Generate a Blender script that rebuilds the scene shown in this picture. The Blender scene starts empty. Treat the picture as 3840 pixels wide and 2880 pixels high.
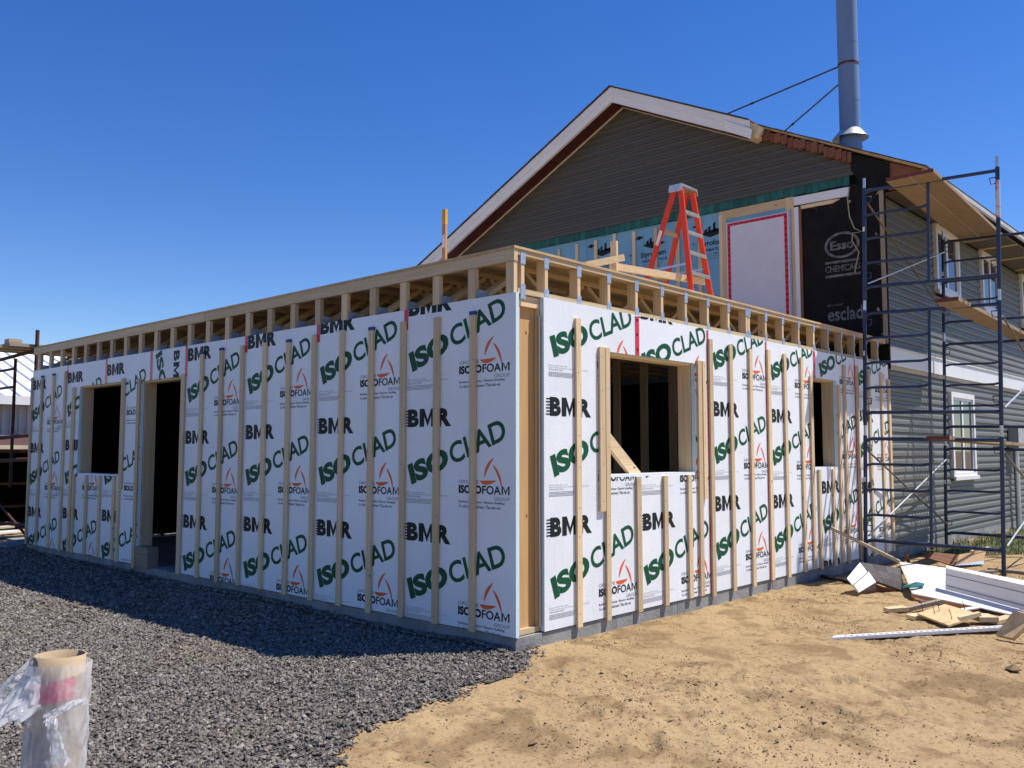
import bpy, math, random
import numpy as np
from mathutils import Vector, Matrix, Euler
random.seed(7); RNG=np.random.default_rng(11)
S=bpy.context.scene; COL=S.collection
# ---------------------------------------------------------------- camera, sky, sun, exposure
F=3301.; PITCH=math.atan(250/F); AZ=math.radians(42.54)
CAM=np.array([-4.751,-4.318,1.48])
cd=bpy.data.cameras.new('camera'); cam=bpy.data.objects.new('camera',cd); COL.objects.link(cam)
cam.location=CAM; cam.rotation_euler=(math.pi/2+PITCH,0,AZ-math.pi/2)
cd.sensor_width=36; cd.lens=36*F/3840; cd.clip_start=.05; cd.clip_end=3000
S.camera=cam
SUN=Vector((1.30,-1.08,3.0)).normalized()
w=bpy.data.worlds.new('World'); S.world=w; w.use_nodes=True
nt=w.node_tree; nt.nodes.clear()
sky=nt.nodes.new('ShaderNodeTexSky'); sky.sky_type='NISHITA'; sky.sun_disc=False
sky.sun_elevation=math.asin(SUN.z); sky.sun_rotation=math.atan2(SUN.x,SUN.y)
sky.air_density=1.0; sky.dust_density=0; sky.ozone_density=4.0; sky.altitude=100
bg=nt.nodes.new('ShaderNodeBackground'); bg.inputs[1].default_value=.106
out=nt.nodes.new('ShaderNodeOutputWorld')
hs_=nt.nodes.new('ShaderNodeHueSaturation'); hs_.inputs['Saturation'].default_value=1.31; hs_.inputs['Hue'].default_value=.516; nt.links.new(sky.outputs[0],hs_.inputs['Color']); nt.links.new(hs_.outputs[0],bg.inputs[0]); nt.links.new(bg.outputs[0],out.inputs[0])
sl=bpy.data.lights.new('sun','SUN'); sl.energy=5.0; sl.angle=math.radians(.53); sl.color=(1,.95,.87)
so=bpy.data.objects.new('sun',sl); COL.objects.link(so); so.rotation_euler=(-SUN).to_track_quat('-Z','Y').to_euler(); so.location=(6,-6,14)
S.view_settings.view_transform='Standard'; S.view_settings.look='None'; S.view_settings.exposure=.46; S.view_settings.gamma=1
S.render.resolution_x=1024; S.render.resolution_y=768
# ---------------------------------------------------------------- pixel -> world (a pixel is only a direction)
_fw=np.array([math.cos(AZ),math.sin(AZ),0]); _rt=np.array([math.sin(AZ),-math.cos(AZ),0]); _up=np.array([0,0,1.])
_f3=_fw*math.cos(PITCH)+_up*math.sin(PITCH); _u3=_up*math.cos(PITCH)-_fw*math.sin(PITCH)
def ray(x,y): return (x-1920)*_rt+(1440-y)*_u3+F*_f3
def hit(x,y,ax,v):
    d=ray(x,y); return CAM+(v-CAM[ax])/d[ax]*d
def at(x,y,dep): return CAM+ray(x,y)/F*dep
# ---------------------------------------------------------------- materials
def mat(name,c1,c2=None,sc=6,st=(1,1,1),rough=.7,metal=0,bump=0,bsc=None,rnd=.12,detail=5,spec=.35,knots=False,lo=.35,hi=.65,island=False,c3=None):
    m=bpy.data.materials.new(name); m.use_nodes=True; n=m.node_tree.nodes; l=m.node_tree.links
    p=n['Principled BSDF']; p.inputs['Roughness'].default_value=rough; p.inputs['Metallic'].default_value=metal
    p.inputs['Specular IOR Level'].default_value=spec
    c2=c2 or tuple(v*.82 for v in c1)
    tc=n.new('ShaderNodeTexCoord'); mp=n.new('ShaderNodeMapping'); mp.inputs['Scale'].default_value=st
    l.new(tc.outputs['Object'],mp.inputs[0])
    oi=n.new('ShaderNodeObjectInfo'); mu=n.new('ShaderNodeMath'); mu.operation='MULTIPLY'; mu.inputs[1].default_value=91.7
    l.new(oi.outputs['Random'],mu.inputs[0])
    no=n.new('ShaderNodeTexNoise'); no.noise_dimensions='4D'; no.inputs['Scale'].default_value=sc; no.inputs['Detail'].default_value=detail
    l.new(mp.outputs[0],no.inputs['Vector']); l.new(mu.outputs[0],no.inputs['W'])
    cr=n.new('ShaderNodeValToRGB'); cr.color_ramp.elements[0].position=lo; cr.color_ramp.elements[1].position=hi
    cr.color_ramp.elements[0].color=(*c1,1); cr.color_ramp.elements[1].color=(*c2,1)
    if c3:
        e=cr.color_ramp.elements.new((lo+hi)/2); e.color=(*c3,1)
    l.new(no.outputs[0],cr.inputs[0]); col=cr.outputs[0]
    if knots:
        vo=n.new('ShaderNodeTexVoronoi'); vo.voronoi_dimensions='4D'; vo.inputs['Scale'].default_value=3.1
        mp2=n.new('ShaderNodeMapping'); mp2.inputs['Scale'].default_value=tuple(2.2 if s<10 else 3.6 for s in st); l.new(tc.outputs['Object'],mp2.inputs[0])
        l.new(mp2.outputs[0],vo.inputs['Vector']); l.new(mu.outputs[0],vo.inputs['W'])
        kr=n.new('ShaderNodeValToRGB'); kr.color_ramp.elements[0].position=.07; kr.color_ramp.elements[1].position=.15
        kr.color_ramp.elements[0].color=(.32,.2,.12,1); kr.color_ramp.elements[1].color=(1,1,1,1)
        l.new(vo.outputs['Distance'],kr.inputs[0])
        mx=n.new('ShaderNodeMix'); mx.data_type='RGBA'; mx.blend_type='MULTIPLY'; mx.inputs[0].default_value=1
        l.new(col,mx.inputs[6]); l.new(kr.outputs[0],mx.inputs[7]); col=mx.outputs[2]
    if island:
        ge=n.new('ShaderNodeNewGeometry'); ir=n.new('ShaderNodeValToRGB'); e=ir.color_ramp.elements
        e[0].position=0; e[0].color=(*island[0],1); e[1].position=1; e[1].color=(*island[-1],1)
        for i,c in enumerate(island[1:-1]): q=e.new((i+1)/(len(island)-1)); q.color=(*c,1)
        l.new(ge.outputs['Random Per Island'],ir.inputs[0])
        mx=n.new('ShaderNodeMix'); mx.data_type='RGBA'; mx.blend_type='MULTIPLY'; mx.inputs[0].default_value=1
        l.new(col,mx.inputs[6]); l.new(ir.outputs[0],mx.inputs[7]); col=mx.outputs[2]
    if rnd:
        hs=n.new('ShaderNodeHueSaturation'); mr=n.new('ShaderNodeMapRange'); mr.inputs[3].default_value=1-rnd; mr.inputs[4].default_value=1+rnd
        l.new(oi.outputs['Random'],mr.inputs[0]); l.new(mr.outputs[0],hs.inputs['Value']); l.new(col,hs.inputs['Color']); col=hs.outputs[0]
    l.new(col,p.inputs['Base Color'])
    if bump:
        bn=n.new('ShaderNodeTexNoise'); bn.inputs['Scale'].default_value=bsc or sc*3; bn.inputs['Detail'].default_value=6
        l.new(mp.outputs[0],bn.inputs['Vector'])
        bu=n.new('ShaderNodeBump'); bu.inputs['Strength'].default_value=bump; bu.inputs['Distance'].default_value=.01
        l.new(bn.outputs[0],bu.inputs['Height']); l.new(bu.outputs[0],p.inputs['Normal'])
    return m
def wood(name,c1,c2,ax,rnd=.2,knots=True,rough=.75):
    st=[26,26,26]; st[ax]=.9
    return mat(name,c1,c2,sc=2.2,st=tuple(st),rough=rough,bump=.12,bsc=5,rnd=rnd,knots=knots,detail=6,lo=.3,hi=.72)
SPR1,SPR2=(.71,.55,.345),(.56,.40,.225)
W=[wood('spruce_'+'xyz'[i],SPR1,SPR2,i) for i in range(3)]
WD=[wood('weathered_wood_'+'xyz'[i],(.36,.29,.21),(.22,.17,.12),i) for i in range(3)]
WB=[wood('brown_wood_'+'xyz'[i],(.25,.10,.05),(.14,.055,.03),i) for i in range(3)]
PLY=mat('plywood',(.60,.44,.24),(.48,.33,.17),sc=3,st=(1,6,6),rough=.7,bump=.1)
PLYO=mat('orange_plywood_edge',(.62,.29,.10),(.45,.19,.07),sc=5,rough=.7)
FOAM=mat('white_foam_facing',(.80,.83,.86),(.75,.78,.815),sc=3,rough=.42,rnd=.035,spec=.4)
FEDGE=mat('foam_edge',(.62,.78,.84),(.55,.72,.78),sc=30,rough=.8,rnd=.02)
BLUE=mat('blue_foam',(.19,.40,.56),(.15,.33,.49),sc=3,st=(1,1,.6),rough=.55,rnd=.04)
GREENP=mat('green_print',(.006,.085,.036),(.005,.07,.03),sc=3,rough=.5,rnd=0,spec=.2)
BLACKP=mat('black_print',(.012,.018,.017),(.010,.014,.014),sc=3,rough=.5,rnd=0,spec=.2)
ORANGEP=mat('orange_print',(.78,.13,.03),(.70,.10,.03),sc=3,rough=.4,rnd=0)
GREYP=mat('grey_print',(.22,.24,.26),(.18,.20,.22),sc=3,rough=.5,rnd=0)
TAPE=mat('red_sheathing_tape',(.66,.025,.06),(.55,.02,.045),sc=6,rough=.3,rnd=.03)
CONC=mat('concrete',(.30,.30,.29),(.19,.19,.185),sc=5,rough=.9,bump=.5,bsc=40,rnd=.05,detail=9)
GALV=mat('galvanised_plate',(.44,.54,.68),(.30,.38,.50),sc=60,st=(1,1,1),rough=.42,metal=.35,rnd=.08,bump=.6,bsc=140)
SIDING=mat('olive_siding',(.148,.152,.138),(.130,.134,.122),sc=2,st=(3,3,20),rough=.5,rnd=.05,bump=.05,bsc=30)
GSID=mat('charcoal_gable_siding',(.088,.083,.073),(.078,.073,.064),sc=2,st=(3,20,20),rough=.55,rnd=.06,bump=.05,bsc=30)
ALUW=mat('white_aluminium',(.77,.77,.78),(.71,.70,.71),sc=2.5,rough=.38,rnd=.02)
CREAM=mat('cream_trim',(.60,.55,.44),(.52,.47,.36),sc=4,rough=.6)
MAROON=mat('maroon_soffit',(.085,.022,.022),(.065,.016,.018),sc=3,rough=.5)
SHING=mat('asphalt_shingle',(.055,.05,.052),(.10,.092,.09),sc=60,rough=.95,bump=.5,bsc=150,rnd=.25)
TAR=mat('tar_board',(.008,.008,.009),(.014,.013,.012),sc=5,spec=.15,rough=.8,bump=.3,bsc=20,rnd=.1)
TARP=mat('grey_print_on_tar',(.17,.17,.175),(.08,.08,.085),sc=16,rough=.7,rnd=0,lo=.4,hi=.62)
GREENB=mat('green_boards',(.022,.14,.125),(.012,.085,.08),sc=6,st=(8,8,1),rough=.65,rnd=.25)
SCAF=mat('navy_scaffold_paint',(.012,.026,.075),(.02,.03,.06),sc=8,rough=.42,rnd=.1,bump=.1,bsc=60,spec=.5,c3=(.014,.03,.085))
RUST=mat('rusty_steel',(.12,.045,.03),(.05,.028,.024),sc=12,rough=.85,rnd=.1)
STEEL=mat('galvanised_tube',(.62,.63,.65),(.48,.49,.51),sc=14,rough=.32,metal=.75,rnd=.05)
BRACE=mat('dull_brace',(.20,.17,.135),(.12,.10,.08),sc=14,rough=.55,metal=.3,rnd=.1)
FLUE=mat('flue_steel',(.16,.25,.43),(.135,.22,.39),sc=3,st=(1,1,.3),rough=.75,metal=0,rnd=.03,spec=.2)
ORANGE=mat('orange_fibreglass',(.78,.062,.02),(.66,.048,.015),sc=7,st=(4,4,1),rough=.42,rnd=.04)
ALU=mat('aluminium',(.66,.65,.64),(.5,.49,.48),sc=20,rough=.35,metal=.6,rnd=.04)
GLASS=mat('window_glass',(.03,.037,.05),(.025,.03,.04),sc=2,rough=.03,rnd=0,spec=.9)
CURT=mat('curtain',(.42,.40,.40),(.30,.29,.30),sc=8,st=(6,1,.1),rough=.9,rnd=.05)
BLACKR=mat('black_rubber',(.014,.014,.016),(.02,.02,.02),rough=.5)
CABLE=mat('beige_cable',(.42,.37,.26),(.36,.31,.2),rough=.5)
CARD=mat('cardboard_tube',(.42,.32,.20),(.34,.25,.15),sc=5,st=(1,1,3),rough=.85,bump=.1)
YELLOW=mat('yellow_paint',(.80,.42,.03),(.72,.34,.02),rough=.5)
LABELW=mat('white_sticker',(.8,.8,.8),(.7,.7,.7),rough=.5)
LABELY=mat('yellow_sticker',(.78,.65,.03),(.7,.56,.02),rough=.5)
BLUEM=mat('blue_paint_mark',(.02,.06,.22),(.03,.08,.26),sc=20,rough=.7)
DARK=mat('dark_opening',(.012,.012,.014),(.008,.008,.01),rough=.9)
WROOF=mat('white_metal_roof',(.78,.80,.82),(.73,.75,.78),sc=2,rough=.4,rnd=.02)
GWALL=mat('corrugated_steel',(.42,.43,.45),(.33,.34,.36),sc=3,rough=.5,metal=.2,rnd=.04)
REDP=mat('red_plastic',(.70,.02,.06),(.62,.02,.05),rough=.4)
GRAV=mat('crushed_stone',(.80,.785,.775),(.84,.73,.58),sc=1.4,lo=.52,hi=.78,rough=.85,rnd=0,island=[(.085,.077,.066),(.18,.163,.143),(.115,.105,.092),(.25,.225,.196),(.145,.131,.115),(.33,.297,.262),(.19,.168,.143),(.42,.385,.345)])
BED=mat('gravel_fines',(.035,.032,.03),(.11,.10,.092),sc=55,rough=.95,bump=.8,bsc=60,rnd=0,detail=3)
CLOD=mat('sand_clod',(1,1,1),(.75,.72,.70),sc=40,rough=.95,rnd=0,island=[(.26,.18,.097),(.34,.24,.13),(.20,.136,.072),(.30,.21,.113)])
def sand_mat():
    m=bpy.data.materials.new('sand'); m.use_nodes=True; n=m.node_tree.nodes; l=m.node_tree.links
    p=n['Principled BSDF']; p.inputs['Roughness'].default_value=.95; p.inputs['Specular IOR Level'].default_value=.15
    tc=n.new('ShaderNodeTexCoord')
    def noise(s,d,dist=0):
        q=n.new('ShaderNodeTexNoise'); q.inputs['Scale'].default_value=s; q.inputs['Detail'].default_value=d; q.inputs['Distortion'].default_value=dist; l.new(tc.outputs['Object'],q.inputs['Vector']); return q
    def ramp(src,a,b,c1,c2):
        r=n.new('ShaderNodeValToRGB'); r.color_ramp.elements[0].position=a; r.color_ramp.elements[1].position=b
        r.color_ramp.elements[0].color=(*c1,1); r.color_ramp.elements[1].color=(*c2,1); l.new(src,r.inputs[0]); return r.outputs[0]
    base=ramp(noise(.9,6).outputs[0],.32,.68,(.365,.262,.142),(.295,.205,.108))
    damp=ramp(noise(2.4,13,.9).outputs[0],.51,.63,(1,1,1),(.66,.63,.60))
    speck=ramp(noise(34,6,.3).outputs[0],.57,.66,(1,1,1),(.58,.54,.50))
    grain=ramp(noise(170,3).outputs[0],.3,.7,(.86,.85,.84),(1.1,1.1,1.1))
    def mul(a,b):
        x=n.new('ShaderNodeMix'); x.data_type='RGBA'; x.blend_type='MULTIPLY'; x.inputs[0].default_value=1; l.new(a,x.inputs[6]); l.new(b,x.inputs[7]); return x.outputs[2]
    l.new(mul(mul(mul(base,damp),grain),speck),p.inputs['Base Color'])
    b=n.new('ShaderNodeBump'); b.inputs['Strength'].default_value=.8; b.inputs['Distance'].default_value=.012
    l.new(noise(38,9).outputs[0],b.inputs['Height']); l.new(b.outputs[0],p.inputs['Normal'])
    return m
SAND=sand_mat()
# embossed facing of the foam boards: fine vertical ribs and wrinkles
def emboss(m):
    n=m.node_tree.nodes; l=m.node_tree.links; p=n['Principled BSDF']; tc=n.new('ShaderNodeTexCoord')
    mp=n.new('ShaderNodeMapping'); mp.inputs['Scale'].default_value=(1,1,.04); l.new(tc.outputs['Object'],mp.inputs[0])
    a=n.new('ShaderNodeTexNoise'); a.inputs['Scale'].default_value=38; a.inputs['Detail'].default_value=2; l.new(mp.outputs[0],a.inputs['Vector'])
    b=n.new('ShaderNodeTexNoise'); b.inputs['Scale'].default_value=30; b.inputs['Detail'].default_value=4; b.inputs['Distortion'].default_value=1.5; l.new(tc.outputs['Object'],b.inputs['Vector'])
    ad=n.new('ShaderNodeMath'); ad.operation='ADD'; l.new(a.outputs[0],ad.inputs[0]); l.new(b.outputs[0],ad.inputs[1])
    bu=n.new('ShaderNodeBump'); bu.inputs['Strength'].default_value=.35; bu.inputs['Distance'].default_value=.004
    l.new(ad.outputs[0],bu.inputs['Height']); l.new(bu.outputs[0],p.inputs['Normal'])
for m_ in (FOAM,GREENP,BLACKP): emboss(m_)
def plastic():
    m=bpy.data.materials.new('clear_plastic_film'); m.use_nodes=True; n=m.node_tree.nodes; l=m.node_tree.links
    p=n['Principled BSDF']; p.inputs['Base Color'].default_value=(.86,.87,.90,1); p.inputs['Roughness'].default_value=.12; p.inputs['Specular IOR Level'].default_value=.7
    tr=n.new('ShaderNodeBsdfTransparent'); tl=n.new('ShaderNodeBsdfTranslucent'); tl.inputs[0].default_value=(.8,.8,.83,1)
    m1=n.new('ShaderNodeMixShader'); m1.inputs[0].default_value=.4; l.new(p.outputs[0],m1.inputs[1]); l.new(tl.outputs[0],m1.inputs[2])
    no=n.new('ShaderNodeTexNoise'); no.inputs['Scale'].default_value=9; no.inputs['Detail'].default_value=5; no.inputs['Distortion'].default_value=1.2
    tc=n.new('ShaderNodeTexCoord'); l.new(tc.outputs['Object'],no.inputs['Vector'])
    mr=n.new('ShaderNodeMapRange'); mr.inputs[1].default_value=.3; mr.inputs[2].default_value=.7; mr.inputs[3].default_value=.34; mr.inputs[4].default_value=.66; l.new(no.outputs[0],mr.inputs[0])
    m2=n.new('ShaderNodeMixShader'); l.new(mr.outputs[0],m2.inputs[0]); l.new(tr.outputs[0],m2.inputs[1]); l.new(m1.outputs[0],m2.inputs[2])
    bu=n.new('ShaderNodeBump'); bu.inputs['Strength'].default_value=.5; bu.inputs['Distance'].default_value=.01; l.new(no.outputs[0],bu.inputs['Height']); l.new(bu.outputs[0],p.inputs['Normal'])
    l.new(m2.outputs[0],n['Material Output'].inputs[0]); return m
FILM=plastic()
# ---------------------------------------------------------------- mesh helpers
WL={}
def wloc(o): return WL.get(o,Vector((0,0,0)))
def make(name,V,Fc,m,parent=None,smooth=False,fm=None):
    V=np.asarray(V,float).reshape(-1,3); c=(V.min(0)+V.max(0))/2
    if parent is None: c[2]=V[:,2].min()
    me=bpy.data.meshes.new(name); me.from_pydata((V-c).tolist(),[],[tuple(f) for f in Fc]); 
    for q in (m if isinstance(m,(list,tuple)) else [m]): me.materials.append(q)
    if fm is not None: me.polygons.foreach_set('material_index',list(fm))
    if smooth: me.polygons.foreach_set('use_smooth',[True]*len(me.polygons))
    me.update()
    o=bpy.data.objects.new(name,me); COL.objects.link(o); WL[o]=Vector(c)
    if parent is not None: o.parent=parent; o.location=Vector(c)-wloc(parent)
    else: o.location=c
    return o
def tag(o,label,cat,group=None):
    o['label']=label; o['category']=cat
    if group: o['group']=group
    return o
def thing(name,loc,label,cat,group=None):
    o=bpy.data.objects.new(name,None); COL.objects.link(o); o.location=loc; o.empty_display_size=.2; WL[o]=Vector(loc); return tag(o,label,cat,group)
BF=[(0,3,2,1),(4,5,6,7),(0,1,5,4),(1,2,6,5),(2,3,7,6),(3,0,4,7)]
def boxg(x0,x1,y0,y1,z0,z1):
    return [(x0,y0,z0),(x1,y0,z0),(x1,y1,z0),(x0,y1,z0),(x0,y0,z1),(x1,y0,z1),(x1,y1,z1),(x0,y1,z1)],BF
def join(gs):
    V=[];Fc=[]
    for v,f in gs:
        n=len(V); V+=[tuple(p) for p in v]; Fc+=[tuple(i+n for i in q) for q in f]
    return V,Fc
def box(name,x0,x1,y0,y1,z0,z1,m,parent=None):
    v,f=boxg(min(x0,x1),max(x0,x1),min(y0,y1),max(y0,y1),min(z0,z1),max(z0,z1)); return make(name,v,f,m,parent)
def beamg(a,b,wd,ht,up=(0,0,1),taper=1):
    a=Vector(a);b=Vector(b); d=(b-a).normalized(); u=Vector(up); s=d.cross(u)
    if s.length<1e-4: s=d.cross(Vector((1,0,0)))
    s.normalize(); u=s.cross(d).normalized(); V=[]
    for p,k in((a,1),(b,taper)):
        for i,j in((-1,-1),(1,-1),(1,1),(-1,1)): V.append(tuple(p+s*(i*wd/2*k)+u*(j*ht/2*k)))
    return V,BF
def beam(name,a,b,wd,ht,m,parent=None,up=(0,0,1),taper=1):
    v,f=beamg(a,b,wd,ht,up,taper); return make(name,v,f,m,parent)
def tubeg(pts,r,n=8,cap=True):
    pts=[Vector(p) for p in pts]; V=[];Fc=[]; rs=r if isinstance(r,(list,tuple)) else [r]*len(pts); ref=None
    for i,p in enumerate(pts):
        d=(pts[min(i+1,len(pts)-1)]-pts[max(i-1,0)]).normalized()
        if ref is None: ref=d.orthogonal().normalized()
        ref=(ref-d*ref.dot(d)).normalized(); s=d.cross(ref)
        for k in range(n):
            a=2*math.pi*k/n; V.append(tuple(p+(ref*math.cos(a)+s*math.sin(a))*rs[i]))
    for i in range(len(pts)-1):
        for k in range(n):
            k2=(k+1)%n; Fc.append((i*n+k,i*n+k2,i*n+n+k2,i*n+n+k))
    if cap:   # caps on their own vertices, so that smooth shading stays round
        m_=len(V); V+=V[:n]; V+=V[m_-n:m_]; Fc.append(tuple(m_+k for k in range(n))[::-1]); Fc.append(tuple(m_+n+k for k in range(n)))
    return V,Fc
def tube(name,pts,r,m,parent=None,n=8,cap=True):
    v,f=tubeg(pts,r,n,cap); return make(name,v,f,m,parent,smooth=True)
def prism(poly,thick):   # 3d planar polygon extruded by a vector
    n=len(poly); t=Vector(thick); V=[tuple(p) for p in poly]+[tuple(Vector(p)+t) for p in poly]
    return V,[tuple(range(n)),tuple(range(n,2*n))[::-1]]+[(i,i+n,(i+1)%n+n,(i+1)%n) for i in range(n)]
# ---------------------------------------------------------------- noise + ground height
def vnoise(x,y,seed=0):
    x=np.asarray(x,float);y=np.asarray(y,float); xi=np.floor(x).astype(np.int64); yi=np.floor(y).astype(np.int64); fx=x-xi; fy=y-yi
    fx=fx*fx*(3-2*fx); fy=fy*fy*(3-2*fy)
    def h(a,b):
        v=(a*374761393+b*668265263+seed*982451653)&0x7fffffff; v=((v^(v>>13))*1274126177)&0x7fffffff; return ((v^(v>>16))&0xffff)/65535.
    return (h(xi,yi)*(1-fx)+h(xi+1,yi)*fx)*(1-fy)+(h(xi,yi+1)*(1-fx)+h(xi+1,yi+1)*fx)*fy
BX=[-12,-2.75,-2.16,-1.88,-1.35,-.91,-.54,-.1,.22,.34]; BY=[-6.5,-1.25,-.87,-.6,-.466,-.39,-.37,-.19,-.02,.4]
def gravel_in(x,y):   # signed: >0 inside the gravel
    return y-np.interp(x,BX,BY)+(vnoise(x*5,y*5,3)-.5)*.14+(vnoise(x*17,y*17,4)-.5)*.06-np.maximum(0,x-.25)*40
def gz(x,y):
    x=np.asarray(x,float);y=np.asarray(y,float)
    h=(vnoise(x*.6,y*.6,1)-.5)*.035+(vnoise(x*2.1,y*2.1,2)-.5)*.012+(vnoise(x*6,y*6,5)-.5)*.010+(vnoise(x*15,y*15,6)-.5)*.006
    rough=np.clip((vnoise(x*1.3+9,y*1.3,7)-.45)*3,0,1)
    h=h+rough*((vnoise(x*24,y*24,8)-.5)*.026+(vnoise(x*11,y*11,9)-.5)*.020)
    for cx,cy,ca,L,wd,dp in((-.95,-1.75,.5,.16,.06,.028),(.85,-1.95,-.75,.55,.06,.035),(1.9,-1.15,.3,.2,.09,.02),(.2,-2.3,1.0,.14,.05,.022),(2.1,-2.45,.4,.3,.1,.02)):
        u=(x-cx)*math.cos(ca)+(y-cy)*math.sin(ca); v=-(x-cx)*math.sin(ca)+(y-cy)*math.cos(ca)
        e=(u/L)**2+(v/wd)**2; h=h-dp*np.exp(-e)+dp*.6*np.exp(-(np.sqrt(e)-1.6)**2*4)
    for cx,cy,ca,Lh,hw in((-1.6,-1.75,.62,1.1,.10),(.9,-2.75,.25,1.6,.11),(2.6,-1.2,-.1,1.5,.10),(-.3,-1.05,.15,.9,.09)):   # tyre treads
        u=(x-cx)*math.cos(ca)+(y-cy)*math.sin(ca)+.12*np.sin(x*1.3); v=-(x-cx)*math.sin(ca)+(y-cy)*math.cos(ca); mk=np.clip(1.4-np.abs(v)/hw,0,1)*np.clip(2-np.abs(u)/Lh*1.6,0,1)*np.clip(vnoise(x*2.5,y*2.5,12)*2.2-.5,0,1)
        h=h+mk*(.0045*np.sin(u*95+np.abs(v)*40)-.008)
    near=np.exp(-np.maximum(0,-y)*3)*(x>-.1)*.02
    h=h+near+np.clip(gravel_in(x,y)/.5,0,1)*.02
    far=np.hypot(x,y); return h*np.clip(1.6-far/28,0,1)
def axis(a,b,st,lo,hi):
    c=list(np.arange(a,b,st)); s=st
    while c[-1]<hi: s*=1.22; c.append(c[-1]+s)
    s=st; 
    while c[0]>lo: s*=1.22; c.insert(0,c[0]-s)
    return np.array(c)
def grid_obj(name,xs,ys,zf,m,keep=None,dz=0):
    X,Y=np.meshgrid(xs,ys); Z=zf(X,Y)+dz; nx=len(xs); ny=len(ys)
    V=np.stack([X,Y,Z],-1).reshape(-1,3); i,j=np.meshgrid(np.arange(nx-1),np.arange(ny-1)); a=(j*nx+i).ravel()
    Q=np.stack([a,a+1,a+1+nx,a+nx],1)
    if keep is not None:
        c=V[Q].mean(1); Q=Q[keep(c[:,0],c[:,1])]; u,inv=np.unique(Q,return_inverse=True); V=V[u]; Q=inv.reshape(-1,4)
    me=bpy.data.meshes.new(name); me.from_pydata(V.tolist(),[],Q.tolist()); me.materials.append(m)
    me.polygons.foreach_set('use_smooth',[True]*len(me.polygons)); o=bpy.data.objects.new(name,me); COL.objects.link(o); return o
g=grid_obj('ground',axis(-2.9,5.2,.024,-900,1500),axis(-3.5,.3,.024,-1200,1500),gz,SAND); g['kind']='structure'
g=grid_obj('gravel_bed',np.arange(-11,.4,.06),np.arange(-6.2,14,.06),gz,BED,keep=lambda x,y:gravel_in(x,y)>.02,dz=.008); g['kind']='structure'
OCT=np.array([(1,0,0),(-1,0,0),(0,1,0),(0,-1,0),(0,0,1),(0,0,-1)],float); OF=np.array([(0,2,4),(2,1,4),(1,3,4),(3,0,4),(2,0,5),(1,2,5),(3,1,5),(0,3,5)])
def stones(name,P,sz,m,flat=.6):
    n=len(P); sc=np.stack([RNG.uniform(.65,1.3,n),RNG.uniform(.6,1.15,n),RNG.uniform(flat*.6,flat*1.5,n)],1)*sz[:,None]
    v=OCT[None]*(1+RNG.uniform(-.28,.28,(n,6,1)))+RNG.uniform(-.3,.3,(n,6,3)); v=v*sc[:,None,:]
    a=RNG.uniform(0,6.283,n); b=RNG.uniform(-.6,.6,n); ca,sa,cb,sb=np.cos(a),np.sin(a),np.cos(b),np.sin(b)
    y=v[:,:,1]*cb[:,None]-v[:,:,2]*sb[:,None]; z=v[:,:,1]*sb[:,None]+v[:,:,2]*cb[:,None]; x=v[:,:,0]
    v=np.stack([x*ca[:,None]-y*sa[:,None],x*sa[:,None]+y*ca[:,None],z],-1)+P[:,None,:]
    V=v.reshape(-1,3); Fc=(OF[None]+np.arange(n)[:,None,None]*6).reshape(-1,3)
    me=bpy.data.meshes.new(name); me.vertices.add(len(V)); me.vertices.foreach_set('co',V.ravel()); me.loops.add(len(Fc)*3); me.loops.foreach_set('vertex_index',Fc.ravel().astype(np.int32))
    me.polygons.add(len(Fc)); me.polygons.foreach_set('loop_start',np.arange(len(Fc),dtype=np.int32)*3); me.materials.append(m); me.update(calc_edges=True); me.shade_flat()
    o=bpy.data.objects.new(name,me); COL.objects.link(o); o['kind']='stuff'; return o
# gravel: stones spread over the part of the bed near the camera's side of the site, thinner with distance
N=470000; px=RNG.uniform(-7.5,.4,N); py=RNG.uniform(-2.6,12.5,N); r=np.hypot(px-CAM[0],py-CAM[1]); az=np.degrees(np.arctan2(py-CAM[1],px-CAM[0]))
dens=np.clip(1.25-(r-5)/7,.22,1); ok=(gravel_in(px,py)>RNG.uniform(-.06,.10,N))&(RNG.uniform(0,1,N)<dens*1.0)&(az<84)&(r>3)&(px<.0+.3*(py<.0))
ok|=(gravel_in(px,py)>-.5)&(RNG.uniform(0,1,N)<.0035)&(r>3)&(az<84)&(py<.0)&(px>-3)&(px<.4)
px,py,r=px[ok],py[ok],r[ok]; sz=RNG.uniform(.0065,.017,len(px))*RNG.uniform(.8,1.1,len(px))*np.clip(1+(r-6)/12,1,1.5)
gravel=stones('gravel',np.stack([px,py,gz(px,py)+.012+RNG.uniform(0,.012,len(px))],1),sz,GRAV); gravel['label']='grey crushed stone spread in front of the shaded long wall'; gravel['category']='gravel'
# clods and crumbs on the sand
N=150000; px=RNG.uniform(-3.2,8,N); py=RNG.uniform(-4.2,-.03,N); r=np.hypot(px-CAM[0],py-CAM[1])
pt=vnoise(px*1.1,py*1.1,21)*.6+vnoise(px*3.3,py*3.3,22)*.4; pr=np.clip((pt-.54)*9,0,1)*.62+.03
ok=(RNG.uniform(0,1,N)<pr*.5)&(gravel_in(px,py)<-.02); px,py=px[ok],py[ok]
pk=np.clip((pt[ok]-.52)*9,.0,1); sz=.0016+.010*RNG.uniform(0,1,len(px))**14+(.002+.004*pk)*RNG.uniform(0,1,len(px))**2
cl=stones('sand_clods',np.stack([px,py,gz(px,py)+sz*.25],1),sz,CLOD,flat=.55); cl['label']='loose dark clods of earth scattered over the sand'; cl['category']='earth clods'
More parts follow.
